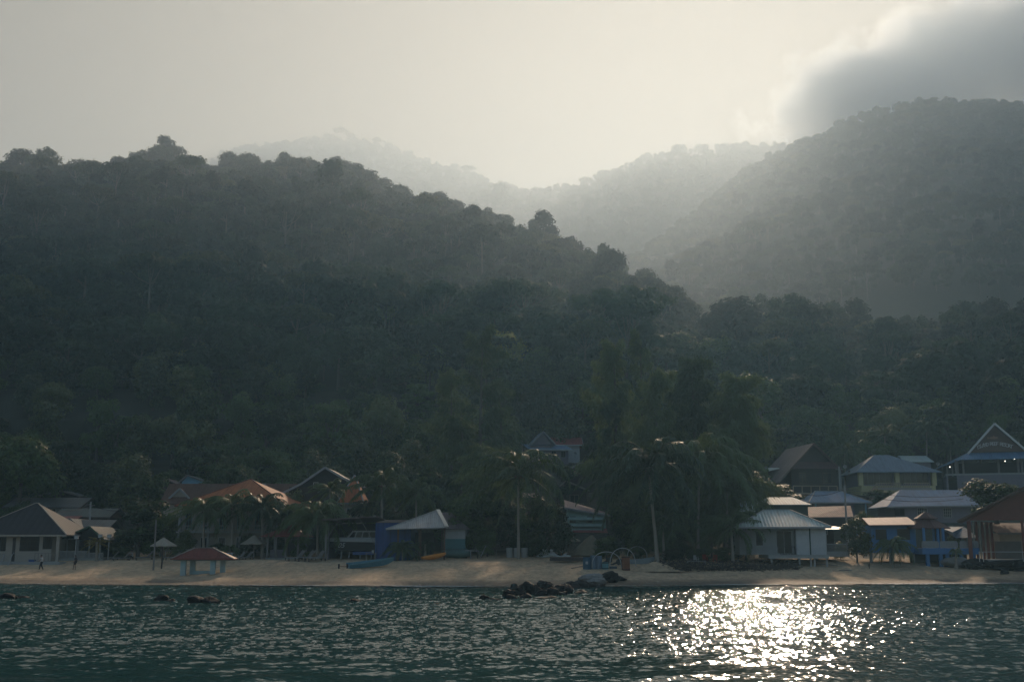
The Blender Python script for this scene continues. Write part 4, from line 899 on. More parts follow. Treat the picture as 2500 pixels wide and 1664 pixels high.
# red timber pavilion at the right edge
h = House('red_pavilion', 'open red-brown timber pavilion with a broad gable roof at the right edge', 'pavilion', 136, 2380, 2620, 1365, 1275, 10, rot=-24)
ro = MB().slab([(h.x(2362), 11, h.z(1270)), (h.x(2362), -1.5, h.z(1270)), (h.x(2510), -1.5, h.z(1186)), (h.x(2510), 11, h.z(1186))], .12).slab([(h.x(2660), -1.5, h.z(1270)), (h.x(2660), 11, h.z(1270)), (h.x(2510), 11, h.z(1186)), (h.x(2510), -1.5, h.z(1186))], .12).build('roof', M['r_maroon'], h.e)
MB().bar((h.x(2362), -1.55, h.z(1270) - .1), (h.x(2510), -1.55, h.z(1186) - .1), .06, .22).bar((h.x(2660), -1.55, h.z(1270) - .1), (h.x(2510), -1.55, h.z(1186) - .1), .06, .22).build('roof_trim', M['brownwood'], ro)
MB().face([(h.x(2384), -.6, h.z(1269)), (h.x(2640), -.6, h.z(1269)), (h.x(2510), -.6, h.z(1194))]).build('gable_wall', M['redwood'], h.e)
h.slab(M['concrete'], -1.2, 0, y0=-1.0); h.posts([2386], M['redwood'], .45, -.5, 0, h.z(1270)); h.posts([2400, 2412, 2421, 2430, 2496], M['redwood'], .32, ys=[1.5, 3.5, 5.5, 8, -.5], z0=0, z1=h.z(1270)); h.posts([2394, 2406, 2417, 2426], M['cream'], .16, ys=[.5, 2.5, 4.5, 7], z0=0, z1=h.z(1274))
h.walls(M['greywood'], name='bamboo_screen', x0=h.x(2434), x1=h.x(2492), y0=8.4, y1=8.5, z0=0, z1=2.2)
h2 = House('pink_roof_annex', 'small annex with a pale pink ribbed roof seen through the red pavilion', 'house', 150, 2440, 2540, 1345, 1300, 4)
h2.walls(M['tan']); h2.roof('shed', 1276, M['r_pink'], 0.5, M['offwhite'])

# ================================================================== beach furniture and boats
def thing(name, label, cat, loc, rz=0, group=None): return empty(name, loc, rz, label, cat, group)
# concrete gazebo by the water
g = land_hit(494, 1402); s = 1 / (ray(0, 0).length and 1)
pm = 2700 * 0.98 / g.y
GZ = thing('beach_gazebo', 'squat beach shelter with a red tiled roof on peeling turquoise columns at the water edge', 'gazebo', (g.x, g.y, g.z), R(4))
pt = solid('peeling_turquoise', (0.24, 0.38, 0.40), .8, .5, 3.0, dirt=(0.40, 0.38, 0.33))
for (x, y) in ((-2.15, 0), (-1.35, 1.2), (1.15, 0), (2.1, .9)):
    MB().box(x - .28, x + .28, y - .28, y + .28, -.5, 1.72).build('column', pt, GZ)
ro = MB(); a = [(-3.5, -.8), (3.5, -.8), (3.5, 2.4), (-3.5, 2.4)]; ze, zr = 1.78, 3.0
A = [(x, y, ze) for x, y in a]; ra, rb = (-1.1, .8, zr), (.9, .8, zr)
ro.slab([A[0], A[1], rb, ra], .1).slab([A[2], A[3], ra, rb], .1).slab([A[3], A[0], ra], .1).slab([A[1], A[2], rb], .1); ro = ro.build('roof', M['r_redtile'], GZ)
MB().bar(A[1], rb, .2, .1).bar(A[0], ra, .2, .1).bar(ra, rb, .22, .1).build('roof_ridge', M['greywood'], ro); MB().box(-3.2, 3.2, -.6, -.5, 1.55, 1.68).box(-3.2, 3.2, 2.0, 2.1, 1.55, 1.68).build('beam', M['greywood'], GZ)
MB().box(-1.2, 1.0, .6, .85, .0, .42).build('bench', pt, GZ)
# thatched umbrellas
def umbrella(u, v, vtop, r_px, label):
    g = land_hit(u, v); H_ = P(u, vtop, g.y).z - g.z; r = r_px / 2700 * g.y; e = thing('thatched_umbrella', label, 'umbrella', tuple(g), 0, 'thatched beach umbrellas')
    MB().tube([(0, 0, -.4), (0, 0, H_ - .2)], .09).build('pole', M['greywood'], e); c = MB(); n = 16; zr = H_ - r * .62
    rings = [[(rr * math.cos(a) * (1 + .04 * math.sin(5 * a)), rr * math.sin(a) * (1 + .04 * math.sin(5 * a)), zz + .04 * math.sin(a * 7) * rr / r) for a in np.linspace(0, 2 * math.pi, n, endpoint=False)] for rr, zz in ((r * .9, zr - .03), (r, zr - .12), (r * 1.0, zr), (r * .62, zr + r * .22), (r * .3, zr + r * .44), (.05, H_))]
    c.loft(rings).build('canopy', M['thatch'], e); b = MB()
    for k in range(4): a = k * math.pi / 2 + .4; b.bar((0, 0, zr - .7), (r * .6 * math.cos(a), r * .6 * math.sin(a), zr - .02), .06)
    b.build('brace', M['greywood'], e)
umbrella(396, 1376, 1311, 31, 'thatched umbrella behind the two tall poles, leftmost of the three')
umbrella(619, 1363, 1305, 33, 'thatched umbrella in front of the palm row, middle of the three')
umbrella(1387, 1352, 1300, 30, 'thatched umbrella at the foot of the balcony house, half behind the sand heap')
# poles
def pole(name, u, v, vt, r, label, mat, cat='pole', group=None):
    g = land_hit(u, v); H_ = P(u, vt, g.y).z - g.z; o = MB().tube([(0, 0, -.6), (.03, 0, H_ * .5), (0, 0, H_)], [r, r * .9, r * .8], 8).build(name, mat); o.location = g; return tag(o, label, cat, group), H_, g
pole('timber_pole', 374, 1391, 1268, .11, 'tall weathered pole planted in the sand left of the first umbrella', M['greywood'])
pole('timber_post', 394, 1387, 1334, .10, 'short dark post in the sand right beside the tall weathered pole', M['darkwood'])
def utility(u, vb, vt, Y, label):
    q_ = P(u, vb, Y); H_ = P(u, vt, Y).z - q_.z; e = thing('utility_pole', label, 'utility pole', (q_.x, Y, q_.z), 0, 'concrete utility poles')
    MB().tube([(0, 0, -2), (0, 0, H_)], [.17, .12], 8).build('shaft', M['concrete'], e); MB().bar((-.6, 0, H_ - .5), (.6, 0, H_ - .5), .1).build('crossarm', M['greywood'], e); return Vector((q_.x, Y, q_.z + H_ - .5))
t1 = utility(219, 1268, 1224, 164, 'grey utility pole rising over the cottage roofs at left'); t2 = utility(2068, 1300, 1184, 158, 'slim utility pole in front of the rusty pink roof'); t3 = utility(2052, 1215, 1138, 192, 'utility pole with a satellite dish right of the A-frame')
def wire_(a, b, sag, label, n_='power_cable'):
    a, b = Vector(a), Vector(b); m_ = MB(); pts = [a.lerp(b, k / 14) - Vector((0, 0, sag * 4 * (k / 14) * (1 - k / 14))) for k in range(15)]
    m_.tube(pts, .035, 5); o = m_.build(n_, M['black']); tag(o, label, 'cable', 'overhead power cables')
wire_(t2, P(2352, 1209, 168), .6, 'upper black cable crossing the pale blue roof'); wire_(t2 - Vector((0, 0, .5)), P(2352, 1217, 168), .8, 'lower black cable crossing the pale blue roof'); wire_(t2, P(1965, 1206, 165), .5, 'cable running left from the slim pole past the blue hip roof')
wire_(t1, P(90, 1247, 150), .5, 'thin cable in front of the long pale house'); wire_(t1, P(330, 1243, 170), .5, 'thin cable running from the left pole into the round tree')
# satellite dishes
def dish(u, v, Y, r_px, label):
    q_ = P(u, v, Y); r = r_px / 2700 * Y; e = thing('satellite_dish', label, 'satellite dish', tuple(q_), R(random.uniform(-30, 30)), 'white satellite dishes'); n = 16
    MB().loft([[(rr * math.cos(a), yy, rr * .9 * math.sin(a) ) for a in np.linspace(0, 6.2832, n, endpoint=False)] for rr, yy in ((r, 0), (r * .7, .12), (r * .3, .2), (.03, .22), (.03, .26), (r * .3, .24), (r * .72, .16), (r * 1.02, .03))], False).build('reflector', M['offwhite'], e)
    MB().bar((0, .2, 0), (0, .3, -r * 2.2), .08).build('mast', M['greywood'], e); MB().bar((0, .2, -r * .6), (0, -.5, 0), .04).build('feed_arm', M['greywood'], e)
dish(2063, 1138, 192, 5, 'satellite dish on the pole right of the A-frame'); dish(1869, 1140, 190, 4, 'satellite dish left of the A-frame against the dark casuarina'); dish(2290, 1131, 200, 5, 'satellite dish between the yellow house and the resort'); dish(2159, 1231, 176, 5, 'satellite dish at the left corner of the pale blue roof'); dish(1404, 1106, 222, 4.5, 'satellite dish under the white house on the hill'); dish(2073, 1151, 193, 3.5, 'small grey satellite dish just below the pole dish')
# floodlights
for (u, v, Y, lb) in ((187, 1311, 143, 'white box lamp on a post near the yellow palm, leftmost of three'), (245, 1308, 144, 'white box lamp on a post right behind the yellow palm, middle of three'), (267, 1308, 144.5, 'white box lamp on a post right of the yellow palm, rightmost of three')):
    q_ = P(u, v, Y); zg = P(u, 1358, Y).z; e = thing('garden_lamp', lb, 'lamp', (q_.x, Y, zg), 0, 'white garden lamps'); H_ = q_.z - zg
    MB().tube([(0, 0, -.8), (0, 0, H_ - .2)], .08).build('post', M['offwhite'], e); MB().box(-.22, .22, -.18, .18, H_ - .2, H_ + .18).box(-.28, .28, -.24, .24, H_ + .182, H_ + .24).build('lamp_box', M['white'], e)
# loungers
def lounger(label, loc, rz):
    e = thing('sun_lounger', label, 'sun lounger', loc, rz, 'timber sun loungers on the sand'); m_ = MB()
    m_.box(-.33, .33, -1.0, -.94, .28, .36).box(-.33, .33, .9, .96, .28, .36).box(-.36, -.3, -1.0, .96, .26, .34).box(.3, .36, -1.0, .96, .26, .34); m_.build('frame', M['greywood'], e); s_ = MB()
    for k in range(9): s_.box(-.3, .3, -.93 + k * .14, -.83 + k * .14, .342, .365)
    s_.build('seat', M['greywood'], e); b = MB()
    for k in range(6): a = R(48); y = .36 + math.cos(a) * k * .14; z = .36 + math.sin(a) * k * .14; b.bar((-.3, y, z), (.3, y, z), .1, .03, up=(0, -math.sin(a), math.cos(a)))
    b.bar((-.3, .36, .36), (-.3, .95, 1.02), .05).bar((.3, .36, .36), (.3, .95, 1.02), .05); b.build('backrest', M['greywood'], e)
    for (x, y) in ((-.32, -.9), (.32, -.9), (-.32, .85), (.32, .85)): MB().box(x - .035, x + .035, y - .035, y + .035, -.05, .262).build('leg', M['darkwood'], e)
    return e
spots = [(268, 1367, 'lounger beside the white balustrade, first from the left'), (296, 1368, 'lounger left of the resting visitor under the broad tree'), (352, 1366, 'lounger right of the resting visitor near the tall pole'), (420, 1366, 'lounger by the clothes line left of the red shelter'), (580, 1367, 'left of the two loungers under the middle umbrella'), (598, 1366, 'right of the two loungers under the middle umbrella'),
         (722, 1368, 'left of the three big loungers next to the boat shed'), (746, 1368, 'middle of the three big loungers next to the boat shed'), (770, 1369, 'right of the three big loungers next to the boat shed')]
l0 = None
for (u, v, lb) in spots:
    g = land_hit(u, v); big = 1.35 if u > 700 else 1.1
    if l0 is None: l0 = lounger(lb, tuple(g), R(-62)); l0.scale = (big,) * 3; reg(l0)
    else: copy_tree(l0, tuple(g), R(-62 if u < 400 else -48), lb, big)
# clothes line by the shelter
a_ = land_hit(403, 1362); b_ = land_hit(528, 1366)
e = thing('clothes_line', 'thin horizontal bar on two slim posts behind the red shelter roof', 'clothes line', tuple(a_))
zt = P(402, 1344, a_.y).z - a_.z; d_ = b_ - a_; zt2 = P(529, 1335, b_.y).z - a_.z
MB().tube([(0, 0, -.4), (0, 0, zt)], .04, 6).build('post', M['offwhite'], e); MB().tube([(d_.x, d_.y, d_.z - .4), (d_.x, d_.y, zt2)], .04, 6).build('post', M['offwhite'], e); MB().tube([(0, 0, zt), (d_.x, d_.y, zt2)], .025, 5).build('bar', M['offwhite'], e)
# hulls
def hull(L_, B_, D_, flat=.75, bow=1.6, n=15, up=.25, transom=.9):
    "closed outer hull rings from stern (x=0) to bow (x=L); returns rings with an inner floor"
    rings = []
    for i in range(n):
        t_ = i / (n - 1); b = B_ / 2 * (1 - max(0, (t_ - .35) / .65) ** bow) * (transom + (1 - transom) * min(1, t_ * 3)); b = max(b, .02)
        kz = D_ * .9 * max(0, (t_ - .7) / .3) ** 2.2; top = D_ + up * t_ ** 2; x = t_ * L_ * (1 if t_ < 1 else 1)
        rings.append([(x, -b, top), (x, -b * flat, kz + .12 * D_), (x, 0, kz), (x, b * flat, kz + .12 * D_), (x, b, top), (x, b * .88, top + .001), (x, b * flat * .8, max(kz + .3 * D_, .3 * D_) if t_ < .93 else top - .02), (x, -b * flat * .8, max(kz + .3 * D_, .3 * D_) if t_ < .93 else top - .02), (x, -b * .88, top + .001)])
    return rings
g = land_hit(852, 1388)
e = thing('dinghy', 'long teal-blue rowing dinghy lying on the sand in front of the boat shed', 'boat', (g.x - .1, g.y, g.z + .02), R(28)); e.rotation_euler = (R(7), R(-4), R(28))
MB().loft(hull(5.6, 1.45, .55, up=.3)).build('hull', solid('dinghy_paint', (0.07, 0.19, 0.24), .5, .35, 3), e)
rr = hull(5.6, 1.45, .55, up=.3); gw = MB(); 
for sgn in (0, 4): gw.tube([Vector(r__[sgn]) + Vector((0, 0, .02)) for r__ in rr], .035, 6)
gw.build('gunwale', M['teal'], e)
for x in (.6, 2.3, 3.9): MB().box(x, x + .28, -.5 if x < 3 else -.4, .5 if x < 3 else .4, .40, .44).build('thwart', M['paleblue'], e)
g = land_hit(838, 1388); e = thing('boat_trolley', 'pair of small black wheels on a steel axle beside the dinghy', 'trolley', tuple(g), R(10))
for x in (-.5, .45):
    w_ = MB().loft([[(x + s2, r__ * math.cos(a), .28 + r__ * math.sin(a)) for a in np.linspace(0, 6.283, 16, endpoint=False)] for s2, r__ in ((-.08, .2), (-.1, .26), (-.05, .3), (.05, .3), (.1, .26), (.08, .2))]).build('wheel', M['black'], e); MB().tube([(x - .11, 0, .28), (x + .11, 0, .28)], .09, 10).build('hub', M['rust'], w_)
MB().tube([(-.5, 0, .28), (.45, 0, .28)], .03, 6).build('axle', M['rust'], e)
# kayak
g = land_hit(1031, 1369); g2 = land_hit(1080, 1356)
e = thing('kayak', 'orange plastic kayak pulled up under the zinc pavilion', 'kayak', tuple(g), R(14)); e.rotation_euler = (R(-35), R(-10), R(14)); n = 15; rings = []
for i in range(n):
    t_ = i / (n - 1); w_ = .42 * math.sin(math.pi * min(1, max(0, t_ * .96 + .02))) ** .55 * 1.0; x = t_ * 3.1; rk = .18 * (2 * t_ - 1) ** 2
    rings.append([(x, w_ * math.cos(a), .32 + rk + (.26 if math.sin(a) > 0 else .3) * math.sin(a) * (w_ / .42) ** .6) for a in np.linspace(0, 6.283, 12, endpoint=False)])
MB().loft(rings).build('hull', solid('kayak_plastic', (0.62, 0.22, 0.03), .4, .2, 3), e, smooth=True); MB().loft([[(x, .2 * math.cos(a) , .6) for a in np.linspace(0, 6.283, 10, endpoint=False)] for x in (1.2,)] + [[(1.25 + .3 * math.sin(a), .2 * math.cos(a), .605) for a in np.linspace(0, 6.283, 10, endpoint=False)]]).build('seat_well', M['dark'], e)
# speedboat in the shed
q_ = P(920, 1357, 144.5); sc = 1.0
e = thing('speedboat', 'grey-topped speedboat with black hull numbered 05 propped inside the boat shed', 'boat', (q_.x + .3, 143.5, q_.z + .5), R(180 + 4))
L_, B_ = 6.9, 2.3
def sect(t_):
    b = B_ / 2 * (1 - max(0, (t_ - .4) / .6) ** 2.0); b = max(b, .03); k = 1.1 * max(0, (t_ - .55) / .45) ** 1.8; return b, k
low, up_ = [], []
for i in range(16):
    t_ = i / 15; b, k = sect(t_); x = t_ * L_; s_ = 1.25 + .12 * t_; k = min(k, s_ - .12)
    low.append([(x, -b * .95, s_), (x, -b * .8, k + .3 * (1 - t_ * .6)), (x, 0, k), (x, b * .8, k + .3 * (1 - t_ * .6)), (x, b * .95, s_)])
    up_.append([(x, -b * .97, s_ + .002), (x, -b * 1.02, s_ + .3), (x, -b * .85, s_ + .55 - .1 * t_), (x, 0, s_ + .65 - .15 * t_), (x, b * .85, s_ + .55 - .1 * t_), (x, b * 1.02, s_ + .3), (x, b * .97, s_ + .002)])
hb = MB().loft(low).build('hull', solid('black_hull', (0.02, 0.022, 0.026), .3, .2), e); MB().loft(up_).build('deck', solid('grey_deck', (0.34, 0.35, 0.34), .4, .15), e)
MB().box(.6, 3.2, -.6, .6, -.3, .1).build('blue_keel_pad', M['deepblue'], e)
cb = MB(); z0 = 1.82
for (x0, x1) in ((.3, 4.0),):
    for y in (-.75, .75):
        for (xa_, xb_) in ((.3, .3), (1.2, 1.1), (2.1, 1.95), (3.0, 2.75), (4.0, 3.3)): cb.bar((xa_, y, z0 - .05), (xb_, y * .86, z0 + .75), .1)
        cb.bar((.2, y * .86, z0 + .78), (3.35, y * .86, z0 + .78), .1); cb.bar((.2, y, z0), (4.05, y, z0), .1)
    cb.bar((4.0, -.75, z0), (4.0, .75, z0), .08).box(.1, 3.35, -.72, .72, z0 + .8, z0 + .9)
cab = cb.build('cabin', M['offwhite'], e); MB().box(.35, 3.1, -.62, .62, z0, z0 + .7).build('cabin_window', M['glass'], cab)
for i, x in enumerate((.8, 2.2, 3.6, 4.6)): MB().bar((x, -.5, .4), (x + .1, -.5, -.75), .1).bar((x, .5, .4), (x + .1, .5, -.75), .1).build('cradle_leg', M['offwhite'], e)
cu2 = bpy.data.curves.new('number', 'FONT'); cu2.body = '05'; cu2.size = .85; cu2.shear = .35; cu2.extrude = .01; tob = bpy.data.objects.new('n', cu2); tm_ = bpy.data.meshes.new_from_object(tob); tm_.materials.clear(); tm_.materials.append(M['white']); bpy.data.objects.remove(tob)
nb_ = mesh_obj('hull_number', tm_, hb); nb_.matrix_local = Matrix.Translation((5.1, 1.0, .6)) @ Matrix.Rotation(math.pi - R(6), 4, 'Z') @ Matrix.Rotation(R(90 - 8), 4, 'X')
# bucket on a small table
def table(name, label, u, v, w_, d_, H_, mat, rz=0, cat='table', Y=None):
    g = land_hit(u, v) if Y is None else P(u, v, Y); e = thing(name, label, cat, tuple(g), rz); MB().box(-w_ / 2, w_ / 2, -d_ / 2, d_ / 2, H_ - .05, H_).build('tabletop', mat, e)
    for x in (-w_ / 2 + .05, w_ / 2 - .05):
        for y in (-d_ / 2 + .05, d_ / 2 - .05): MB().box(x - .03, x + .03, y - .03, y + .03, -.2, H_ - .05).build('leg', mat, e)
    return g
g = table('work_table', 'steel-framed work table in the boat shed doorway', 905, 1368, 1.2, .7, .95, M['greywood'])
b = MB().loft([[(r__ * math.cos(a), r__ * math.sin(a), z_) for a in np.linspace(0, 6.283, 14, endpoint=False)] for r__, z_ in ((.12, 0), (.16, .34), (.175, .35), (.15, .345), (.115, .02))]).build('bucket', M['white']); b.location = g + Vector((.25, 0, .952)); tag(b, 'white plastic bucket standing on the work table', 'bucket')
table('trestle_table', 'low trestle table between the timber frames and the grey tubs', 1225, 1359, 1.5, .7, .95, M['greywood'])
table('stone_bench', 'white-topped counter in front of the red timber pavilion', 2450, 1366, 5.2, 1.2, .95, M['white'], 0, 'counter', Y=131)
table('low_table', 'low table beside the red bar posts', 662, 1364, 1.6, .7, .6, M['greywood'])
# plastic chairs
def chair(u, v, label, mat, rz=0, Y=None):
    g = land_hit(u, v) if Y is None else P(u, v, Y); e = thing('plastic_chair', label, 'chair', tuple(g), rz, 'plastic chairs'); MB().box(-.24, .24, -.24, .24, .42, .46).build('seat', mat, e)
    b = MB(); b.box(-.24, .24, .2, .25, .88, .95)
    for x in (-.21, -.07, .07, .21): b.box(x - .025, x + .025, .2, .25, .46, .88)
    b.build('backrest', mat, e)
    for x in (-.2, .2):
        for y in (-.2, .2): MB().bar((x, y, .42), (x * 1.15, y * 1.15, -.05), .045).build('leg', mat, e)
        MB().bar((x * 1.15, -.22, .66), (x * 1.15, .22, .7), .05, .03).bar((x * 1.15, -.2, .42), (x * 1.15, -.22, .66), .04).build('armrest', mat, e)
chair(1013, 1361, 'white plastic chair under the zinc pavilion, left one', M['white'], .5); chair(1021, 1360, 'pale blue plastic chair under the zinc pavilion, right one', M['lightblue'], -.3)
chair(1722, 1372, 'red plastic chair among the cafe clutter, left of the two red ones', M['red'], .3); chair(1746, 1373, 'red plastic chair among the cafe clutter, right of the two red ones', M['red'], -.4); chair(1700, 1374, 'white plastic chair left of the red cafe chairs', M['white'], .8)
table('cafe_table', 'pale low cafe table in the palm shade left of the red chairs', 1700, 1380, 2.2, .8, .55, M['offwhite'])
# tarp-covered boat
g = land_hit(1112, 1360); e = thing('covered_boat', 'boat wrapped in a dull teal tarpaulin right of the zinc pavilion post', 'boat', tuple(g), R(4)); rs = random.Random(3); rings = []
for i in range(13):
    t_ = i / 12; w_ = .9 * math.sin(math.pi * (t_ * .94 + .03)) ** .5; x = -1.7 + t_ * 3.6; rings.append([(x, w_ * math.cos(a) * (1 + rs.uniform(-.05, .05)), max(-.1, .55 + .62 * math.sin(a) * (w_ / .9) ** .5 * (1 + rs.uniform(-.08, .08)))) for a in np.linspace(0, 6.283, 14, endpoint=False)])
MB().loft(rings).build('tarpaulin', M['tarp'], e, smooth=True); MB().box(-1.4, 1.5, -.06, .06, -.15, .05).build('keel', M['darkwood'], e)
# sawhorse frames
def frame(u, v, label, kind):
    g = land_hit(u, v); e = thing('trestle', label, 'timber frame', tuple(g), 0, 'rough timber frames on the sand'); m_ = MB()
    if kind == 0: MB().bar((-.9, 0, 1.0), (.9, 0, .92), .09).build('beam', M['offwhite'], e); [MB().bar((x, 0, .95), (x, 0, -.3), .1).build('leg', M['offwhite'] if x < 0 else M['darkwood'], e) for x in (-.15, .75)]
    else: MB().bar((-.6, 0, 1.2), (.2, .1, 0), .08).build('leg', M['greywood'], e); MB().bar((.75, 0, 1.5), (.05, 0, 0), .09).build('leg', M['offwhite'], e); MB().bar((-.5, .1, .75), (.5, .1, .7), .06).build('beam', M['greywood'], e)
frame(1152, 1362, 'T-shaped pale timber frame, left of the pair', 0); frame(1172, 1360, 'V-shaped timber frame of crossed poles, right of the pair', 1)
# ribbed concrete tubs
for (u, w_, lb) in ((1244, .4, 'left of the three grey concrete tubs under the centre palm'), (1261.5, .42, 'middle of the three grey concrete tubs under the centre palm'), (1281, .44, 'right of the three grey concrete tubs under the centre palm')):
    g = land_hit(u, 1360); n = 22; m_ = MB().loft([[((w_ + .02 * (k % 2)) * math.cos(6.283 * k / n), (w_ + .02 * (k % 2)) * math.sin(6.283 * k / n), z_) for k in range(n)] for z_ in (-.2, 1.22)] + [[((w_ - .06) * math.cos(6.283 * k / n), (w_ - .06) * math.sin(6.283 * k / n), z_) for k in range(n)] for z_ in (1.222, 1.0)])
    o = m_.build('concrete_tub', M['concrete']); o.location = g; tag(o, lb, 'tub', 'grey concrete tubs')
# white sacks
sm = MB(); rings = []
for i in range(9):
    t_ = i / 8; w_ = .27 * math.sin(math.pi * (t_ * .86 + .07)) ** .4; rings.append([(-.42 + t_ * .84, w_ * math.cos(a), .16 + .15 * math.sin(a) * (w_ / .27) * (1 + .1 * math.sin(3 * a + i))) for a in np.linspace(0, 6.283, 10, endpoint=False)])
sm.loft(rings); s0 = sm.build('sack', M['sack'], smooth=True); rs = random.Random(8); first = True
def sacks(u, v, nw, rows, label, grp):
    global first
    g = land_hit(u, v)
    for r_ in range(rows):
        for k in range(nw - r_):
            o = s0 if first else s0.copy()
            if not first: COL.objects.link(o)
            first = False
            x = g.x + (k - (nw - r_) / 2 + .5) * .62 + rs.uniform(-.1, .1); y = g.y + rs.uniform(-.35, .35) + r_ * .12; z = g.z - .05 + r_ * .25
            o.location = (x, y, z); o.rotation_euler = (rs.uniform(-.3, .3), rs.uniform(-.35, .35), rs.uniform(-1.2, 1.2)); o.scale = (rs.uniform(.9, 1.25),) * 3
            tag(o, label, 'sack', grp)
sacks(1338, 1360, 5, 4, 'white sack in the heap left of the sand mound', 'white sacks heaped left of the mound'); sacks(1380, 1360, 2, 2, 'white sack in the small heap at the foot of the sand mound', 'white sacks at the mound foot')
# sand heap
g = land_hit(1437, 1354); hx, hy = np.meshgrid(np.linspace(-3.1, 3.0, 60), np.linspace(-2.6, 2.6, 40)); Hh = P(1443, 1302, g.y + 1).z - g.z
rx = np.where(hx < .5, (hx - .5) / 3.3, (hx - .5) / 2.4); rr_ = np.hypot(rx, hy / 2.5); hz_ = Hh * np.clip(1 - rr_, 0, 1) ** .92 + fbm(hx * 2, hy * 2, 3) * .25 * (rr_ < 1) - .05
ii = np.arange(hx.size).reshape(hx.shape); q = np.stack([ii[:-1, :-1], ii[:-1, 1:], ii[1:, 1:], ii[1:, :-1]], -1).reshape(-1, 4)
o = mesh_obj('sand_heap', np_mesh('sand_heap', np.stack([hx, hy, hz_], -1).reshape(-1, 3), q, solid('heaped_sand', (0.23, 0.19, 0.125), .95, .35, 3, bump=.05), smooth=True)); o.location = g; tag(o, 'tall heap of olive-grey sand dumped behind the upturned boat', 'sand heap')
# upturned boat
g = land_hit(1385, 1371); e = thing('upturned_boat', 'flat brown timber boat lying upside down left of the blue drums', 'boat', (g.x - 2.1, g.y, g.z + .62), R(4)); e.rotation_euler = (R(180), 0, R(2)); MB().loft(hull(4.6, 1.3, .5, up=.1)).build('hull', M['darkwood'], e); MB().bar((.2, 0, .02), (4.2, 0, .05), .08).build('keel', M['greywood'], e)
g = land_hit(1600, 1392); hx, hy = np.meshgrid(np.linspace(-3.4, 3.0, 50), np.linspace(-1.6, 3.4, 40)); rr_ = np.hypot(hx / 3.1, (hy - .8) / 2.3); hz_ = 1.05 * np.clip(1 - rr_ ** 1.3, 0, 1) + fbm(hx * 1.5, hy * 1.5, 3) * .25 * (rr_ < 1) - .08
ii = np.arange(hx.size).reshape(hx.shape); q = np.stack([ii[:-1, :-1], ii[:-1, 1:], ii[1:, 1:], ii[1:, :-1]], -1).reshape(-1, 4)
o = mesh_obj('sand_mound', np_mesh('sand_mound', np.stack([hx, hy, hz_], -1).reshape(-1, 3), q, sand_m, smooth=True)); o.location = g; tag(o, 'low sand mound around the foot of the leaning palm', 'sand mound')
# drums, crates and engine
def drum(u, v, r, H_, mat, label, rz=0):
    g = land_hit(u, v); n = 18; prof = [(r, -.05), (r, H_ * .3), (r * 1.04, H_ * .33), (r, H_ * .36), (r, H_ * .63), (r * 1.04, H_ * .66), (r, H_ * .69), (r, H_), (r * .9, H_ + .002), (r * .9, H_ - .03)]
    o = MB().loft([[(a_r * math.cos(a), a_r * math.sin(a), z_) for a in np.linspace(0, 6.283, n, endpoint=False)] for a_r, z_ in prof]).build('drum', mat); o.location = g; return tag(o, label, 'drum', 'drums on the sand')
drum(1433, 1388, .46, 1.35, M['drumblue'], 'dark blue drum with a white label, leftmost of the clutter'); drum(1449, 1387, .36, 1.5, M['lightblue'], 'tall pale blue drum just right of the dark blue one'); drum(1463, 1387, .34, 1.45, M['lightblue'], 'pale blue drum second from the dark blue one')
g = land_hit(1433, 1388); lbp = MB().box(-.18, .1, -.5, -.47, .55, .85).build('paper_label', M['white'])
lbp.parent = [o for o in COL.objects if o.name == 'drum'][0]
def crate(u, v, w_, d_, H_, mat, label, rz=0, cat='crate'):
    g = land_hit(u, v); e = thing('crate', label, cat, tuple(g), rz, 'crates and boxes on the sand'); MB().box(-w_ / 2, w_ / 2, -d_ / 2, d_ / 2, -.05, H_).build('box', mat, e); f_ = MB()
    for z_ in (.08, H_ - .08): f_.box(-w_ / 2 - .03, w_ / 2 + .03, -d_ / 2 - .03, d_ / 2 + .03, z_ - .04, z_ + .04)
    f_.build('band', M['dark'], e)
crate(1478, 1388, .7, .6, .75, M['teal'], 'teal crate in front of the black outboard engines'); crate(1497, 1388, .8, .5, .3, M['lightblue'], 'flat pale box in the sand by the hoops'); crate(1528, 1391, .8, .7, 1.55, M['rust'], 'tall rust-red box right of the steel hoops', .1)
for (u, v, lb, rz) in ((1472, 1376, 'black outboard engine lying on the teal crate', .3), (1496, 1380, 'black outboard engine under the first steel hoop', -.4)):
    g = land_hit(u, v); e = thing('outboard_engine', lb, 'engine', (g.x, g.y, g.z + .15), rz, 'black outboard engines'); e.rotation_euler = (0, R(70), rz)
    MB().loft([[(w_ * math.cos(a), w_ * .7 * math.sin(a), z_) for a in np.linspace(0, 6.283, 12, endpoint=False)] for w_, z_ in ((.2, .5), (.33, .6), (.36, .95), (.28, 1.15), (.1, 1.22))]).build('cowl', M['black'], e); MB().bar((0, 0, -.5), (0, 0, .55), .2, .14).build('leg', M['dark'], e); MB().tube([(-.12, 0, -.42), (.25, 0, -.42)], [.1, .04], 8).build('gearcase', M['dark'], e)
for i, (u0, u1, vt, vb, dy) in enumerate(((1446, 1517, 1346, 1388, 0), (1490, 1552, 1337, 1385, 1.5), (1532, 1580, 1333, 1365, 3.5))):
    g = land_hit((u0 + u1) / 2, vb); r = (u1 - u0) / 2 / 2700 * g.y; H_ = P(u0, vt, g.y).z - g.z; e = MB()
    for k in (0, .28): e.tube([(r * math.cos(a), k, max(-.2, H_ * math.sin(a) ** .7)) for a in np.linspace(.02, math.pi - .02, 19)], .035, 6)
    o = e.build('steel_hoop', M['steel']); o.location = g; tag(o, ('low double steel hoop over the drums, leftmost of three', 'taller double steel hoop beside the rust-red box, middle of three', 'rear double steel hoop over the grey skiff, rightmost of three')[i], 'hoop', 'bent steel canopy hoops')
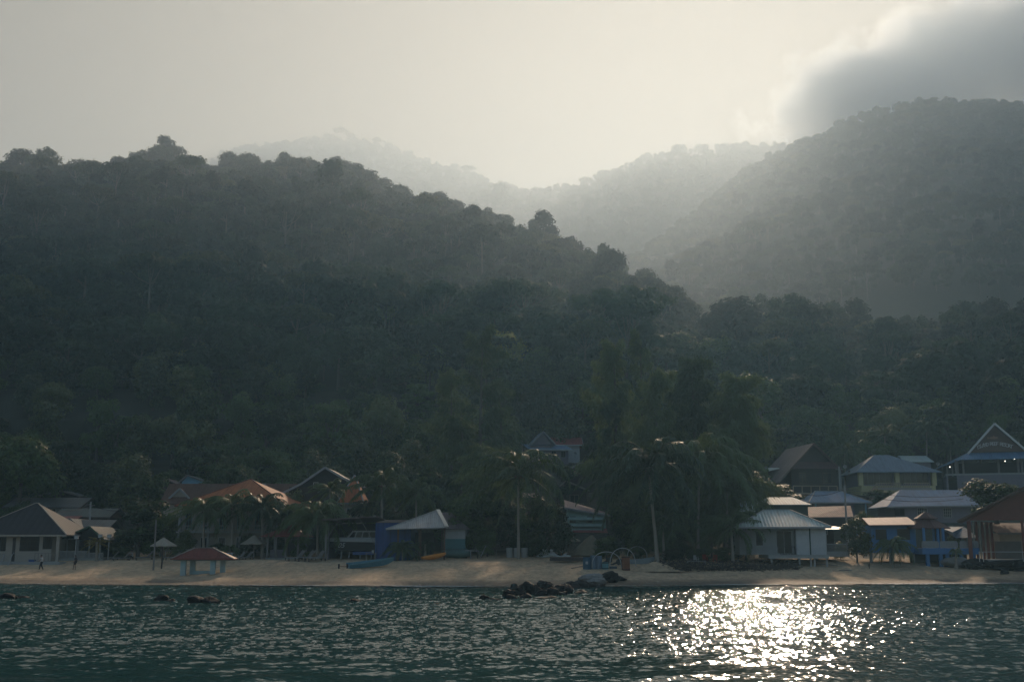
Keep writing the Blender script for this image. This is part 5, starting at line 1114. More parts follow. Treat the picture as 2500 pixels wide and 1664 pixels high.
g = land_hit(1540, 1378); e = thing('skiff', 'grey fibreglass skiff lying behind the rust-red box under the rear hoop', 'boat', (g.x, g.y + 1.5, g.z), R(12)); MB().loft(hull(3.2, 1.3, .6, up=.35)).build('hull', solid('grey_fibreglass', (.24, .28, .29), .5, .3), e); MB().box(.8, 1.1, -.5, .5, .45, .5).build('thwart', M['concrete'], e)
# driftwood, planks and debris
def plank(p0, p1, v0, label):
    a = land_hit(*p0); b = land_hit(*p1); o = MB().bar((0, 0, .1), tuple(b - a + Vector((0, 0, .12))), .14, .07).build('plank', M['greywood']); o.location = a; tag(o, label, 'plank', 'loose planks on the sand')
plank((1995, 1377), (2045, 1382), 0, 'grey plank lying on the sand right of the stilts'); plank((2048, 1393), (2080, 1393), 0, 'thin pale plank lying on the open sand'); plank((1395, 1388), (1424, 1383), 0, 'blue-grey board at the foot of the dark blue drum'); plank((1630, 1386), (1668, 1382), 0, 'weathered plank on the brushwood pile')
g = land_hit(2122, 1389); o = MB().tube([(0, 0, -.2), (.05, 0, .5), (.18, 0, 1.0)], [.06, .05, .02], 6).tube([(.02, 0, .3), (-.12, 0, .75)], [.04, .015], 5).build('driftwood', M['darkwood']); o.location = g; tag(o, 'forked dead stick standing upright in the open sand', 'driftwood')

# rocks
def rock(u, v, w_px, h_px, label, mat='rock', group=None, Y=None, seed=0, sink=.25, name='boulder'):
    g = land_hit(u, v) if Y is None else Vector((P(u, v, Y).x, Y, 0)); rs = np.random.default_rng(seed + int(u)); bm = bmesh.new(); bmesh.ops.create_icosphere(bm, subdivisions=4, radius=1)
    W_ = w_px / 2700 * g.y / 2; H_ = h_px / 2700 * g.y; k = rs.normal(0, 1, (9, 3)); ph = rs.uniform(0, 6.28, 9)
    for vx in bm.verts:
        c = np.array(vx.co); d = 1 + .13 * math.sin(c @ k[0] * 1.5 + ph[0]) + .1 * math.sin(c @ k[1] * 2.5 + ph[1]) + .07 * math.sin(c @ k[2] * 4 + ph[2]) + .05 * math.sin(c @ k[3] * 8 + ph[3]) + .03 * math.sin(c @ k[4] * 15 + ph[4])
        for j in (5, 6, 7, 8):
            nn = k[j] / np.linalg.norm(k[j]); pr = c @ nn
            if pr > .62: d *= .62 / pr * .7 + .3
        vx.co = Vector((c[0] * d * W_, c[1] * d * W_ * .8, c[2] * d * H_ * .62 + H_ * .38))
    me = bpy.data.meshes.new(name); bm.to_mesh(me); bm.free(); me.materials.append(M[mat]); o = mesh_obj(name, me); o.location = (g.x, g.y, g.z if Y is None else -.12); o.rotation_euler = (0, 0, rs.uniform(-.4, .4)); return tag(o, label, 'rock', group)
import bmesh
def sea_Y(v):
    b = (832 - v) / F; dy_ = math.cos(PITCH) - b * math.sin(PITCH); dz_ = math.sin(PITCH) + b * math.cos(PITCH); return -CAMZ / dz_ * dy_
for (u, v, w_, h_, lb) in ((18, 1460, 58, 15, 'low black reef rock at the left edge of the water, bigger left half'), (56, 1459, 40, 9, 'low black reef rock joined to the one at the left edge, thin right half'), (394, 1464, 34, 17, 'rounded black rock standing left of the big flat one'), (420, 1467, 26, 9, 'small jagged rock tip right beside the rounded one'),
                           (478, 1470, 50, 19, 'big flat-topped black rock in the water, left part'), (517, 1470, 52, 19, 'big flat-topped black rock in the water, right part'), (183, 1471, 14, 4, 'tiny rock tip awash left of the open water'), (232, 1472, 18, 4, 'small rock tip awash between two others'), (305, 1471, 24, 4, 'thin strip of rock awash near the rounded rock'),
                           (866, 1465, 28, 9, 'single small dome of rock in the middle of the bay'), (1068, 1473, 32, 7, 'low pointed rock awash right of the bay middle'), (1180, 1461, 30, 15, 'dark rock standing off the end of the rock spit'), (1206, 1463, 28, 8, 'flat rock next to the one off the rock spit')):
    rock(u, v, w_, h_, lb, Y=sea_Y(v), seed=3)
SPIT = ['leftmost boulder of the rock spit, leaning seaward', 'tall rounded boulder second from the left in the spit', 'small low boulder in front of the second one', 'tallest boulder near the left end of the spit', 'small boulder at the foot of the tallest left one', 'medium boulder right of the tallest left one', 'squat boulder in the dip of the spit', 'tall boulder in the middle of the spit', 'short boulder at the seaward side of the middle one', 'broad boulder right of the middle one', 'broad boulder before the pale slab', 'small low boulder under the broad ones', 'boulder touching the pale slab on its left', 'boulder under the left edge of the pale slab', 'thin wet rock shelf at the left front of the spit', 'thin wet rock shelf at the centre front of the spit', 'flat dark rock under the pale slab', 'dark boulder right under the pale slab', 'dark boulder between the pale slab and the brown rock']; k = 0
for (u, v, w_, h_) in ((1243, 1457, 34, 24), (1262, 1452, 36, 30), (1250, 1461, 26, 14), (1287, 1450, 36, 32), (1283, 1458, 30, 16), (1305, 1449, 30, 26), (1318, 1453, 26, 20), (1332, 1446, 36, 32), (1345, 1452, 30, 22), (1362, 1448, 34, 26), (1383, 1446, 36, 26), (1372, 1452, 26, 14), (1400, 1443, 34, 24), (1418, 1440, 34, 22), (1310, 1460, 40, 8), (1350, 1458, 34, 8), (1420, 1447, 30, 10), (1440, 1437, 30, 18), (1463, 1437, 30, 14)):
    rock(u, v, w_ * 1.15, h_ * .98, SPIT[k], group='black boulders of the rock spit', Y=sea_Y(v) if v > 1444 else None, seed=k)
    k += 1
rock(1448, 1425, 62, 24, 'pale grey slab of rock lying on top of the rock spit', 'greyrock', seed=5); rock(1497, 1420, 52, 26, 'dark brown rock at the landward end, pointing right', seed=9); rock(1517, 1416, 30, 10, 'thin sharp tip of rock right of the dark brown one', seed=12)
for (u, v, w_, h_, lb) in ((2340, 1384, 60, 26, 'rough grey boulder at the left end of the rocks below the red pavilion'), (2385, 1388, 70, 24, 'dark boulder under the corner post of the red pavilion'), (2440, 1390, 80, 24, 'wide dark boulder under the white counter'), (2490, 1392, 70, 26, 'dark boulder at the right edge below the red pavilion'), (2452, 1401, 22, 14, 'small black rock lying alone on the sand below the red pavilion')):
    rock(u, v, w_, h_, lb, 'greyrock' if u == 2340 else 'rock', seed=2)
# brushwood and rubbish washed up below the palms, spread wider in place of shade
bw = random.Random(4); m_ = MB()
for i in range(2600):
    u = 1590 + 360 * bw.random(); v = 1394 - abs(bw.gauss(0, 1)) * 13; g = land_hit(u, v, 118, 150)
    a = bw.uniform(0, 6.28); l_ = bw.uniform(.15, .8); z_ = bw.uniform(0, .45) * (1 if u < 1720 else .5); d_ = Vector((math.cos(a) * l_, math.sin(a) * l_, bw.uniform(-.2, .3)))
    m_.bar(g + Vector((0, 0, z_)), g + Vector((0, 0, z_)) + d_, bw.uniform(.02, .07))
tag(m_.build('brushwood', M['darkwood']), 'tangle of dark brushwood and dead fronds washed up below the palms, widened to darken the shaded sand', 'brushwood', kind='stuff')

# ================================================================== people
def body_mesh(parts, voxel=.014):
    m_ = MB()
    for kind, *a in parts:
        if kind == 't': m_.tube([Vector(p_) for p_ in a[0]], a[1], 10)
        else:
            c, r = a; m_.loft([[(c[0] + r[0] * math.sin(f) * math.cos(g_), c[1] + r[1] * math.sin(f) * math.sin(g_), c[2] - r[2] * math.cos(f)) for g_ in np.linspace(0, 6.283, 12, endpoint=False)] for f in np.linspace(.08, math.pi - .08, 9)])
    return m_, voxel
def remeshed(name, parts, mat, parent, voxel=.014):
    m_, vx = body_mesh(parts, voxel); o = m_.build(name, mat, parent); md = o.modifiers.new('skin', 'REMESH'); md.mode = 'VOXEL'; md.voxel_size = vx; md.use_smooth_shade = True; return o
skin = solid('skin', (0.20, 0.11, 0.075), .6, .1)
def hand(p, d, s=1):
    p = Vector(p); d = Vector(d).normalized(); side = d.cross(Vector((1, 0, 0))).normalized(); out_ = [('t', [p, p + d * .085], [.03, .036])]
    for k, l_ in enumerate((.065, .08, .075, .055)): b = p + d * .08 + side * (-.03 + .02 * k); out_.append(('t', [b, b + d * l_ * .55, b + d * l_ + Vector((s * -.02, 0, 0))], [.010, .0095, .008]))
    b = p + d * .02 - side * .03; out_.append(('t', [b, b - side * .03 + d * .035, b - side * .035 + d * .065], [.012, .011, .009])); return out_
def person(label, loc, rz, J, cloth, hair, sc=1.0, group=None):
    "J: joints hip, chest, neck, head, and for each side hip, knee, ankle, toe, shoulder, elbow, wrist; the figure faces -X"
    e = empty('person', loc, rz, label, 'person', group); e.scale = (sc,) * 3; hip, chest, neck, head = map(Vector, J['core']); B = [('t', [hip - Vector((0, 0, .06)), hip + (chest - hip) * .5, chest, neck - Vector((0, 0, .04)), neck, head - Vector((0, 0, .06))], [.14, .125, .15, .1, .055, .05]), ('e', head, (.095, .075, .115)), ('e', head + Vector((-.1, 0, -.015)), (.022, .013, .022)), ('e', head + Vector((.01, .078, -.01)), (.022, .012, .032)), ('e', head + Vector((.01, -.078, -.01)), (.022, .012, .032)), ('e', head + Vector((-.075, 0, -.065)), (.03, .03, .025))]
    for s_ in ('L', 'R'):
        h_, k_, a_, t_ = map(Vector, J['leg' + s_]); B.append(('t', [h_, h_ + (k_ - h_) * .5, k_, k_ + (a_ - k_) * .35, a_], [.09, .082, .056, .058, .036])); B.append(('t', [a_ + Vector((.04, 0, -.02)), a_ + Vector((-.04, 0, -.045)), t_], [.035, .036, .022]))
        sh, el, wr = map(Vector, J['arm' + s_]); B.append(('t', [sh, el, el + (wr - el) * .3, wr], [.052, .04, .038, .025])); B += hand(wr, wr - el)
    remeshed('body', B, skin, e, .011)
    T = [('t', [hip + Vector((0, 0, -.08)), hip + (chest - hip) * .5, chest, neck - Vector((0, 0, .05))], [.165, .15, .172, .11])]
    for s_ in ('L', 'R'):
        sh, el, wr = map(Vector, J['arm' + s_]); T.append(('t', [sh, sh + (el - sh) * cloth['sleeve']], [.075, .062]))
    remeshed('shirt', T, cloth['shirt'], e, .014); T = [('t', [hip + Vector((0, 0, .05)), hip + Vector((0, 0, -.1))], [.16, .165])]
    for s_ in ('L', 'R'):
        h_, k_, a_, t_ = map(Vector, J['leg' + s_]); full = cloth['leg']
        T.append(('t', [h_, k_, k_ + (a_ - k_) * .95], [.115, .082, .062]) if full else ('t', [h_, h_ + (k_ - h_) * .7], [.12, .11]))
    remeshed('trousers' if cloth['leg'] else 'shorts', T, cloth['bottom'], e, .014)
    HR = [('e', head + Vector((.02, 0, .035)), (.1, .088, .1))] + ([('t', [head + Vector((.06, 0, .05)), head + Vector((.1, 0, -.1)), head + Vector((.1, 0, -.28))], [.06, .06, .035])] if hair == 'long' else [])
    remeshed('hair', HR, M['black'], e, .012); return e
walk = dict(core=[(0, 0, .92), (-.02, 0, 1.3), (-.03, 0, 1.48), (-.07, 0, 1.62)], legL=[(0, .09, .9), (-.16, .1, .5), (-.22, .1, .08), (-.38, .1, .03)], legR=[(0, -.09, .9), (.06, -.1, .48), (.26, -.1, .1), (.14, -.1, .02)], armL=[(-.02, .19, 1.38), (.1, .22, 1.12), (.06, .22, .88)], armR=[(-.02, -.19, 1.38), (-.12, -.22, 1.12), (-.3, -.2, .98)])
g = land_hit(100, 1391); person('person in white shirt and dark trousers walking left along the sand', tuple(g), R(8), walk, dict(shirt=M['white'], sleeve=.6, leg=True, bottom=M['dark']), 'short', 1.04)
walk2 = dict(walk); walk2['legL'] = [(0, .09, .9), (-.24, .1, .54), (-.26, .1, .1), (-.42, .1, .06)]; walk2['legR'] = [(0, -.09, .9), (.04, -.1, .48), (.12, -.1, .08), (-.02, -.1, .02)]; walk2['armR'] = [(-.02, -.19, 1.38), (.06, -.23, 1.12), (-.08, -.22, .92)]
g = land_hit(183, 1390); person('person in dark top and shorts with bare legs walking left', tuple(g), R(-6), walk2, dict(shirt=M['dark'], sleeve=.8, leg=False, bottom=M['dark']), 'long', 1.0)
sit = dict(core=[(0, 0, .5), (.03, 0, .86), (.02, 0, 1.02), (-.03, 0, 1.17)], legL=[(0, .09, .48), (-.42, .13, .52), (-.5, .14, .1), (-.65, .14, .06)], legR=[(0, -.09, .48), (-.42, -.13, .5), (-.44, -.14, .08), (-.6, -.14, .04)], armL=[(.03, .19, .94), (-.08, .24, .7), (-.3, .18, .58)], armR=[(.03, -.19, .94), (-.1, -.24, .7), (-.32, -.18, .6)])
for (u, v, rz, lb) in ((323, 1366, 20, 'person in pale shirt sitting on a lounger edge under the broad tree'), (557, 1367, 60, 'person in white sitting behind the red shelter, left of two'), (566, 1367, -20, 'person in white sitting behind the red shelter, right of two')):
    g = land_hit(u, v); person(lb, (g.x, g.y - .3, g.z - .02), R(rz), sit, dict(shirt=M['white'] if u > 400 else M['offwhite'], sleeve=.5, leg=True, bottom=M['dark']), 'short')
    st_ = MB().box(-.2, .2, -.2, .2, .36, .4); [st_.box(x - .02, x + .02, y - .02, y + .02, 0, .36) for x in (-.17, .17) for y in (-.17, .17)]; o = st_.build('stool', M['darkwood']); o.location = (g.x, g.y - .3, g.z - .02); tag(o, 'low dark stool under ' + {323: 'the pale-shirted person near the broad tree', 557: 'the left of two people in white', 566: 'the right of two people in white'}[u], 'stool')
g = land_hit(78, 1376); o = MB().box(-.35, .35, -.25, .25, -.05, .5).box(-.4, .4, -.3, .3, .502, .56).build('storage_bin', M['deepblue']); o.location = g; tag(o, 'blue plastic bin beside the beach house steps', 'bin')
# ================================================================== vegetation near the village
M['broad'] = leaf_mat('broad_leaves', (0.018, 0.038, 0.015), (0.085, 0.135, 0.036), .3, .55, .35, spec=.3)
M['broad2'] = leaf_mat('olive_leaves', (0.034, 0.058, 0.020), (0.145, 0.165, 0.05), .3, .45, .3)
M['yellowleaf'] = leaf_mat('yellow_green_leaves', (0.16, 0.17, 0.05), (0.42, 0.38, 0.12), .35, .5, .3)
M['needle'] = leaf_mat('casuarina_needles', (0.045, 0.078, 0.038), (0.135, 0.175, 0.080), .25, .6, .25, spec=.2)
M['palm'] = leaf_mat('palm_leaflets', (0.028, 0.056, 0.024), (0.10, 0.145, 0.055), .28, .5, .8)
M['palm_yellow'] = leaf_mat('yellowing_palm_leaflets', (0.13, 0.10, 0.02), (0.30, 0.21, 0.03), .35, .5, .8)
M['palmtrunk'] = solid('palm_trunk', (0.30, 0.26, 0.21), .9, .35, 7.0, bump=.02)
def near_tree(kind, seed, leaf=.27, dens=9.0):
    global rng
    keep = rng; rng = np.random.default_rng(500 + seed); H = 12.0; lobes = []
    def L_(x, y, z, a, b, c): lobes.append((x, y, z, a, b, c))
    if kind == 'dome':
        for i in range(16):
            a = rng.uniform(0, 6.28); r = rng.uniform(.5, 3.9) if i else 0; L_(r * math.cos(a), r * math.sin(a), H - 2.2 - r * r * .17 + rng.uniform(-.5, .5), *rng.uniform(1.2, 2.1, 2), rng.uniform(1.0, 1.7))
        for i in range(10):
            a = rng.uniform(0, 6.28); L_(3.7 * math.cos(a), 3.7 * math.sin(a), rng.uniform(4.0, 8.0), *rng.uniform(1.1, 1.9, 2), rng.uniform(1.1, 1.7))
        for i in range(5): a = rng.uniform(0, 6.28); L_(2 * math.cos(a), 2 * math.sin(a), rng.uniform(4.5, 8), 2.2, 2.2, 1.8)
    elif kind == 'layered':
        for z, R_k, n_ in ((H - .9, 3.0, 9), (H - 2.5, 4.2, 11), (H - 4.4, 4.4, 9), (H - 6.4, 3.6, 7)):
            for i in range(n_):
                a = rng.uniform(0, 6.28); r = R_k * rng.uniform(.25, 1); L_(r * math.cos(a), r * math.sin(a), z - .06 * r * r + rng.uniform(-.35, .35), *rng.uniform(1.0, 1.6, 2), rng.uniform(.5, .8))
    elif kind == 'ragged':
        for i in range(26):
            a = rng.uniform(0, 6.28); z = rng.uniform(3.2, H - .8); R_k = 3.6 * math.sin(math.pi * min(1, (z - 1.5) / (H - 1.0))) ** .6; r = R_k * rng.uniform(.3, 1); L_(r * math.cos(a), r * math.sin(a), z, *rng.uniform(.9, 1.7, 2), rng.uniform(.8, 1.3))
    elif kind == 'pointed':
        for i in range(24):
            z = 2.5 + i * (H - 3) / 24; R_k = 2.6 * (1 - (z - 2) / (H - 1)) + .3; a = rng.uniform(0, 6.28); L_(R_k * .7 * math.cos(a), R_k * .7 * math.sin(a), z, .9 + R_k * .25, .9 + R_k * .25, 1.0)
    elif kind == 'low':
        for i in range(22):
            a = rng.uniform(0, 6.28); z = rng.uniform(1.2, H - 1.2); R_k = 4.0 * math.sqrt(max(.05, 1 - ((z - 4.5) / 7.5) ** 2)); r = R_k * rng.uniform(.3, 1); L_(r * math.cos(a), r * math.sin(a), z, *rng.uniform(1.3, 2.1, 2), rng.uniform(1.1, 1.7))
    v, q = crown_from_lobes(lobes, dens, leaf, .3); tv, tq = limbs(.26, H * (.62 if kind not in ('low', 'pointed') else .4), lobes[::2], sides=7); rng = keep
    return v, q, tv, tq
PRO = {}
def protos(key, kind, seed, leafmat, **k):
    v, q, tv, tq = near_tree(kind, seed, **k); PRO[key] = (np_mesh('crown', v, q, M[leafmat]), np_mesh('trunk', tv, tq, M['bark']), 4.9 if kind != 'pointed' else 2.9, 12.6 if kind != 'pointed' else 12.2)
protos('dome', 'dome', 1, 'broad'); protos('dome2', 'dome', 2, 'broad2'); protos('layered', 'layered', 3, 'broad'); protos('ragged', 'ragged', 4, 'broad'); protos('ragged2', 'ragged', 5, 'broad2')
protos('pointed', 'pointed', 6, 'broad'); protos('low', 'low', 7, 'broad'); protos('low2', 'low', 8, 'broad2'); protos('sparse', 'ragged', 9, 'yellowleaf', leaf=.24, dens=6.0); protos('sparse2', 'dome', 10, 'yellowleaf', leaf=.24, dens=5.0)
# casuarina: feathery sprays hanging along rising branches
def casuarina(seed, H=18.0, spread=4.6, nb=64, dens=300, sway=-.25, bushy=0.0):
    g = np.random.default_rng(900 + seed); C = []; D = []; tubes = []
    lean = g.normal(0, .35, 2); top = np.array([lean[0], lean[1], H * .98])
    tubes.append(tube_np([(0, 0, -1), (0, 0, 0), (lean[0] * .3, lean[1] * .3, H * .4), (lean[0] * .7, lean[1] * .7, H * .75), tuple(top)], [.34, .30, .2, .11, .02], 7))
    for i in range(nb):
        t_ = g.uniform(.16, .97); z = H * t_; a = g.uniform(0, 6.28); L_ = spread * (1.15 - t_) ** .55 * g.uniform(.45, 1.15) * (1 if g.random() > .15 else 1.3); el = g.uniform(.15, .75) + .35 * t_
        p0 = np.array([lean[0] * t_, lean[1] * t_, z]); d = np.array([math.cos(a) * math.cos(el) + sway * .3, math.sin(a) * math.cos(el), math.sin(el)]); pts = [p0]
        for k in range(1, 6): dd = d.copy(); dd[2] -= .16 * k * (.6 + .4 * bushy); dd /= np.linalg.norm(dd); pts.append(pts[-1] + dd * L_ / 5)
        tubes.append(tube_np(pts, np.linspace(.06, .012, 6) * (1.3 - t_), 4)); n = int(dens * (.35 + L_ / spread)); s = g.uniform(.12, 1, n) ** .75 * 5; i0 = np.minimum(s.astype(int), 4); f = (s - i0)[:, None]; P_ = np.array(pts)
        c = P_[i0] * (1 - f) + P_[i0 + 1] * f + g.normal(0, .26, (n, 3)) * np.array([1, 1, .8]) * (.6 + .12 * L_); c[:, 2] -= abs(g.normal(0, .25, n)); C.append(c)
        out_d = np.array([math.cos(a), math.sin(a), 0]); dd = np.tile(out_d * .55 + np.array([sway, 0, -.62]), (n, 1)) + g.normal(0, .33, (n, 3)); D.append(dd / np.linalg.norm(dd, axis=1, keepdims=True))
    C = np.concatenate(C); D = np.concatenate(D); n = len(C); l_ = g.uniform(.16, .42, n)[:, None]; s = np.cross(D, g.normal(0, 1, (n, 3))); s /= np.linalg.norm(s, axis=1, keepdims=True); w_ = g.uniform(.026, .05, n)[:, None]
    V = np.stack([C - D * l_ , C + s * w_, C + D * l_ + np.array([0, 0, -.06]), C - s * w_], 1).reshape(-1, 3); q = np.arange(4 * n).reshape(n, 4); tv, tq = join_np(tubes)
    return np_mesh('crown', V, q, M['needle']), np_mesh('trunk', tv, tq, M['bark']), spread + .3, H
PRO['cas1'] = casuarina(1, nb=40, spread=5.6, dens=330); PRO['cas2'] = casuarina(2, nb=70, dens=380); PRO['cas3'] = casuarina(3, H=18, spread=5.4, nb=120, dens=430, bushy=1); PRO['cas4'] = casuarina(4, H=18, spread=4.8, nb=52, dens=330)
NT = 0
def tree(key, u, vt, w_px, Y, label, group=None, cat='tree', vb=None, name=None, crown_label=None, rz=None):
    "top of the crown at (u, vt), crown w_px wide, standing Y metres out on the land"
    cm_, tm_, rad, H0 = PRO[key]; t_ = P(u, vt, Y); zg = ground(t_.x, Y) - .1 if vb is None else P(u, vb, Y).z; H = max(2.0, t_.z - zg); r = w_px / 2 / 2700 * Y * .98
    nm = name or ('casuarina_tree' if key.startswith('cas') else 'broadleaf_tree')
    e = empty(nm, (t_.x, Y, zg), random.uniform(0, 6.28) if rz is None else rz, label, cat, group); e.scale = (r / rad, r / rad, H / H0)
    mesh_obj('crown', cm_, e); mesh_obj('trunk', tm_, e); return e
# -- trees one can point to
tree('dome', 62, 1052, 200, 178, 'very dark round-headed tree at the left edge above the grey roofs')
tree('low', 205, 1095, 130, 196, 'low dark green tree right of the round dark tree')
tree('ragged2', 330, 1105, 170, 180, 'broad spreading tree above the two utility poles, its right rim catching light')
tree('low', 262, 1130, 110, 184, 'dark low tree between the round dark tree and the spreading one')
tree('low', 415, 1140, 90, 192, 'small dark tree left of the blue hut')
tree('ragged', 345, 1212, 185, 151, 'leafy glossy tree on the beach left of the orange roof, trunk hidden by shade', rz=1)
tree('low', 400, 1240, 120, 153, 'lower right bough tree leaning out beside the glossy beach tree')
tree('sparse', 465, 852, 150, 262, 'yellow-green airy tree standing tall on the lower left slope', crown_label=1)
tree('ragged', 492, 945, 165, 215, 'large dark spreading tree right below the yellow-green one with a pale bare trunk')
tree('low', 470, 1075, 110, 205, 'dark understorey tree around the pale trunk behind the blue hut')
tree('ragged', 655, 984, 150, 214, 'dark ragged tree between the large spreading tree and the layered one')
tree('layered', 806, 975, 165, 210, 'flat-layered umbrella-shaped tree with a glinting right edge')
tree('low', 640, 1085, 170, 200, 'dark green tree mass directly behind the orange roof peak')
tree('pointed', 694, 1120, 60, 180, 'slim pointed tree left of the white-edged gable')
tree('low2', 775, 1092, 130, 184, 'bushy green tree right behind the white-edged gable')
tree('dome2', 935, 948, 120, 222, 'olive round-topped tree right of the layered tree')
tree('low2', 1000, 1065, 130, 200, 'rounded bush-like tree below the olive round-topped tree')
tree('ragged', 880, 1050, 110, 212, 'dark tree in the gap below the layered tree')
tree('cas1', 1172, 812, 235, 192, 'tall feathery casuarina with open crown left of centre, its spire highest')
tree('cas4', 1105, 905, 150, 190, 'shorter casuarina on the left flank of the tall open one')
tree('cas4', 1225, 930, 110, 196, 'shorter casuarina on the right flank of the tall open one')
tree('sparse2', 1232, 798, 115, 268, 'sunlit yellow-green tree just behind the tall open casuarina')
tree('dome', 1320, 845, 110, 255, 'dark twin-headed tree right of the yellow-green one, left head')
tree('dome', 1395, 858, 110, 252, 'dark twin-headed tree right of the yellow-green one, right head')
tree('dome', 1330, 930, 130, 240, 'dark rounded tree below the twin-headed pair')
tree('low2', 1375, 975, 130, 238, 'green rounded tree above the red and grey-blue hill roofs')
tree('low2', 1240, 1000, 100, 236, 'olive bushy tree left above the grey-blue hill house')
tree('cas2', 1500, 828, 210, 178, 'tall casuarina with bare forked top left of the twin palms')
tree('cas1', 1565, 822, 180, 182, 'casuarina whose crown top leans right beside the forked one')
tree('cas3', 1690, 875, 230, 172, 'huge brownish casuarina behind the tall leaning palm')
tree('cas3', 1800, 915, 220, 168, 'broad brown-green casuarina on the right of the huge one')
tree('cas2', 1600, 900, 200, 165, 'dense casuarina filling the gap behind the leaning palm trunk')
tree('cas4', 1485, 980, 120, 176, 'casuarina hanging over the hill shacks from the right')
tree('cas3', 1760, 1040, 240, 156, 'low dark casuarina mass behind the right-hand palm trunks')
tree('low', 1640, 1120, 170, 160, 'dark leafy tree in the shade behind the palm trunks')
tree('cas2', 1130, 1010, 190, 168, 'dark casuarina right behind the zinc pavilion')
tree('cas3', 1190, 1090, 220, 158, 'brown casuarina mass left of the centre palm')
tree('low', 1145, 1180, 150, 151, 'dark glossy tree spilling over the white kiosk', rz=2)
tree('low', 1240, 1200, 140, 153, 'shady dark tree around the base of the centre palm')
tree('low', 1335, 1195, 120, 148, 'dark broadleaf tree beside the balcony house on its left')
tree('ragged', 1375, 1130, 80, 190, 'small tree half hiding the dark stilt house')
tree('low', 1530, 1200, 120, 147, 'glossy dark tree right of the balcony house and behind the sand heap')
tree('low', 1600, 1260, 110, 150, 'leafy shrub tree left behind the leaning palm trunk')
tree('ragged2', 1905, 1290, 40, 300, 'olive tree top') if False else None
tree('dome', 1660, 800, 130, 300, 'dark rounded tree crowning the foothill above the huge casuarina')
tree('ragged', 1745, 820, 120, 296, 'ragged dark tree right of the foothill crown tree')
tree('ragged', 1850, 905, 150, 240, 'dark tree rising behind the broad brown-green casuarina')
tree('pointed', 2035, 935, 90, 250, 'tall dark conical tree in the wood behind the A-frame')
tree('dome', 2215, 945, 130, 246, 'round grey-green tree standing out above the yellow house')
tree('low', 1960, 1010, 150, 226, 'dark tree directly behind the A-frame roof')
tree('low2', 2120, 1040, 120, 226, 'green tree behind the palms left of the yellow house')
tree('low', 2330, 1040, 110, 228, 'dark green tree between the yellow house and the resort gable')
tree('low2', 2410, 1000, 120, 236, 'olive tree right behind the resort gable')
tree('low', 2480, 1020, 110, 230, 'dark tree at the right edge behind the resort')
tree('low', 2425, 1160, 185, 152, 'dense round clipped-looking tree between the resort and the red pavilion', vb=1270)
tree('ragged2', 2087, 1262, 90, 141, 'small light-leaved tree on the sand between the porch and the blue shop', rz=.5)
tree('low', 2150, 1190, 90, 190, 'dark shrub under the terrace stairs of the yellow house', vb=1235)
tree('low', 2250, 1196, 110, 186, 'dark shrub below the yellow house terrace', vb=1240)
tree('low2', 1900, 1180, 120, 180, 'olive shrub in front of the A-frame deck', vb=1235); tree('low', 1830, 1150, 120, 182, 'dark shrub mass left below the A-frame', vb=1260)
tree('low', 1290, 1240, 90, 150, 'dark bush behind the grey tubs'); tree('low', 1060, 1200, 90, 160, 'dark bush behind the zinc roof peak')
tree('low', 1490, 1130, 90, 175, 'dark leafy tree right of the stilt house'); tree('ragged', 1460, 1060, 110, 215, 'dark tree on the right of the hill roofs')
# pale-trunked emergents on the hillside
def emergent(u, vt, vb, w_px, Y, label, key='ragged2', lean=0):
    t_ = P(u, vt, Y); zb = P(u, vb, Y).z; H = t_.z - zb; e = empty('emergent_tree', (t_.x, Y, zb), 0, label, 'tree', 'pale-trunked forest trees'); r = w_px / 2 / 2700 * Y
    c = mesh_obj('crown', PRO[key][0], e); s_ = H * .42 / 9.0; c.scale = (r / 4.9, r / 4.9, s_); c.location = (0, 0, H - 12.4 * s_)
    MB().tube([(0, 0, -2), (0, 0, H * .3), (lean, 0, H * .62), (lean * .5, 0, H * .85)], [.42, .36, .28, .12], 7).build('trunk', M['pale_bark'], e)
emergent(943, 712, 858, 75, 300, 'forest tree with a long straight pale trunk, the clearest on the slope'); emergent(771, 690, 790, 45, 345, 'forest tree with a pale trunk left of the straightest one'); emergent(242, 820, 906, 60, 290, 'slim pale-trunked tree low on the left slope')
emergent(663, 862, 932, 46, 280, 'thin pale trunk rising above the ragged tree behind the orange roof'); emergent(318, 692, 792, 85, 335, 'forked pale tree with a light round crown high on the left slope'); emergent(1148, 745, 810, 50, 330, 'pale trunk right above the tall open casuarina'); emergent(380, 715, 782, 46, 338, 'thin pale trunk right of the forked pale tree'); emergent(1480, 760, 835, 50, 300, 'pale trunk above the forked casuarina')
# -- the wood between village and hillside, tree by tree
kinds = [('dome', 'dark round-headed tree'), ('dome2', 'olive round-headed tree'), ('ragged', 'dark ragged tree'), ('ragged2', 'olive ragged tree'), ('layered', 'flat-layered tree'), ('low', 'low bushy dark tree'), ('low2', 'low bushy olive tree')]
zones = [(R(-27), R(-24), 'above the leftmost roof'), (R(-24), R(-21), 'above the long pale house'), (R(-21), R(-18), 'behind the spreading tree'), (R(-18), R(-14.5), 'left of the blue hut'), (R(-14.5), R(-11.5), 'above the orange roof'), (R(-11.5), R(-8.5), 'behind the layered tree'), (R(-8.5), R(-5), 'above the boat shed'), (R(-5), R(-2), 'above the zinc roof'), (R(-2), R(1.5), 'behind the open casuarina'), (R(1.5), R(5), 'above the hill roofs'), (R(5), R(9), 'above the leaning palm'), (R(9), R(13.5), 'behind the huge casuarina'), (R(13.5), R(17), 'behind the A-frame'), (R(17), R(21), 'above the yellow house'), (R(21), R(28), 'behind the resort gable')]
pts = polar_points(R(-27), R(27.5), 186, 268, 8.8); cnt = 0
rs = random.Random(77)
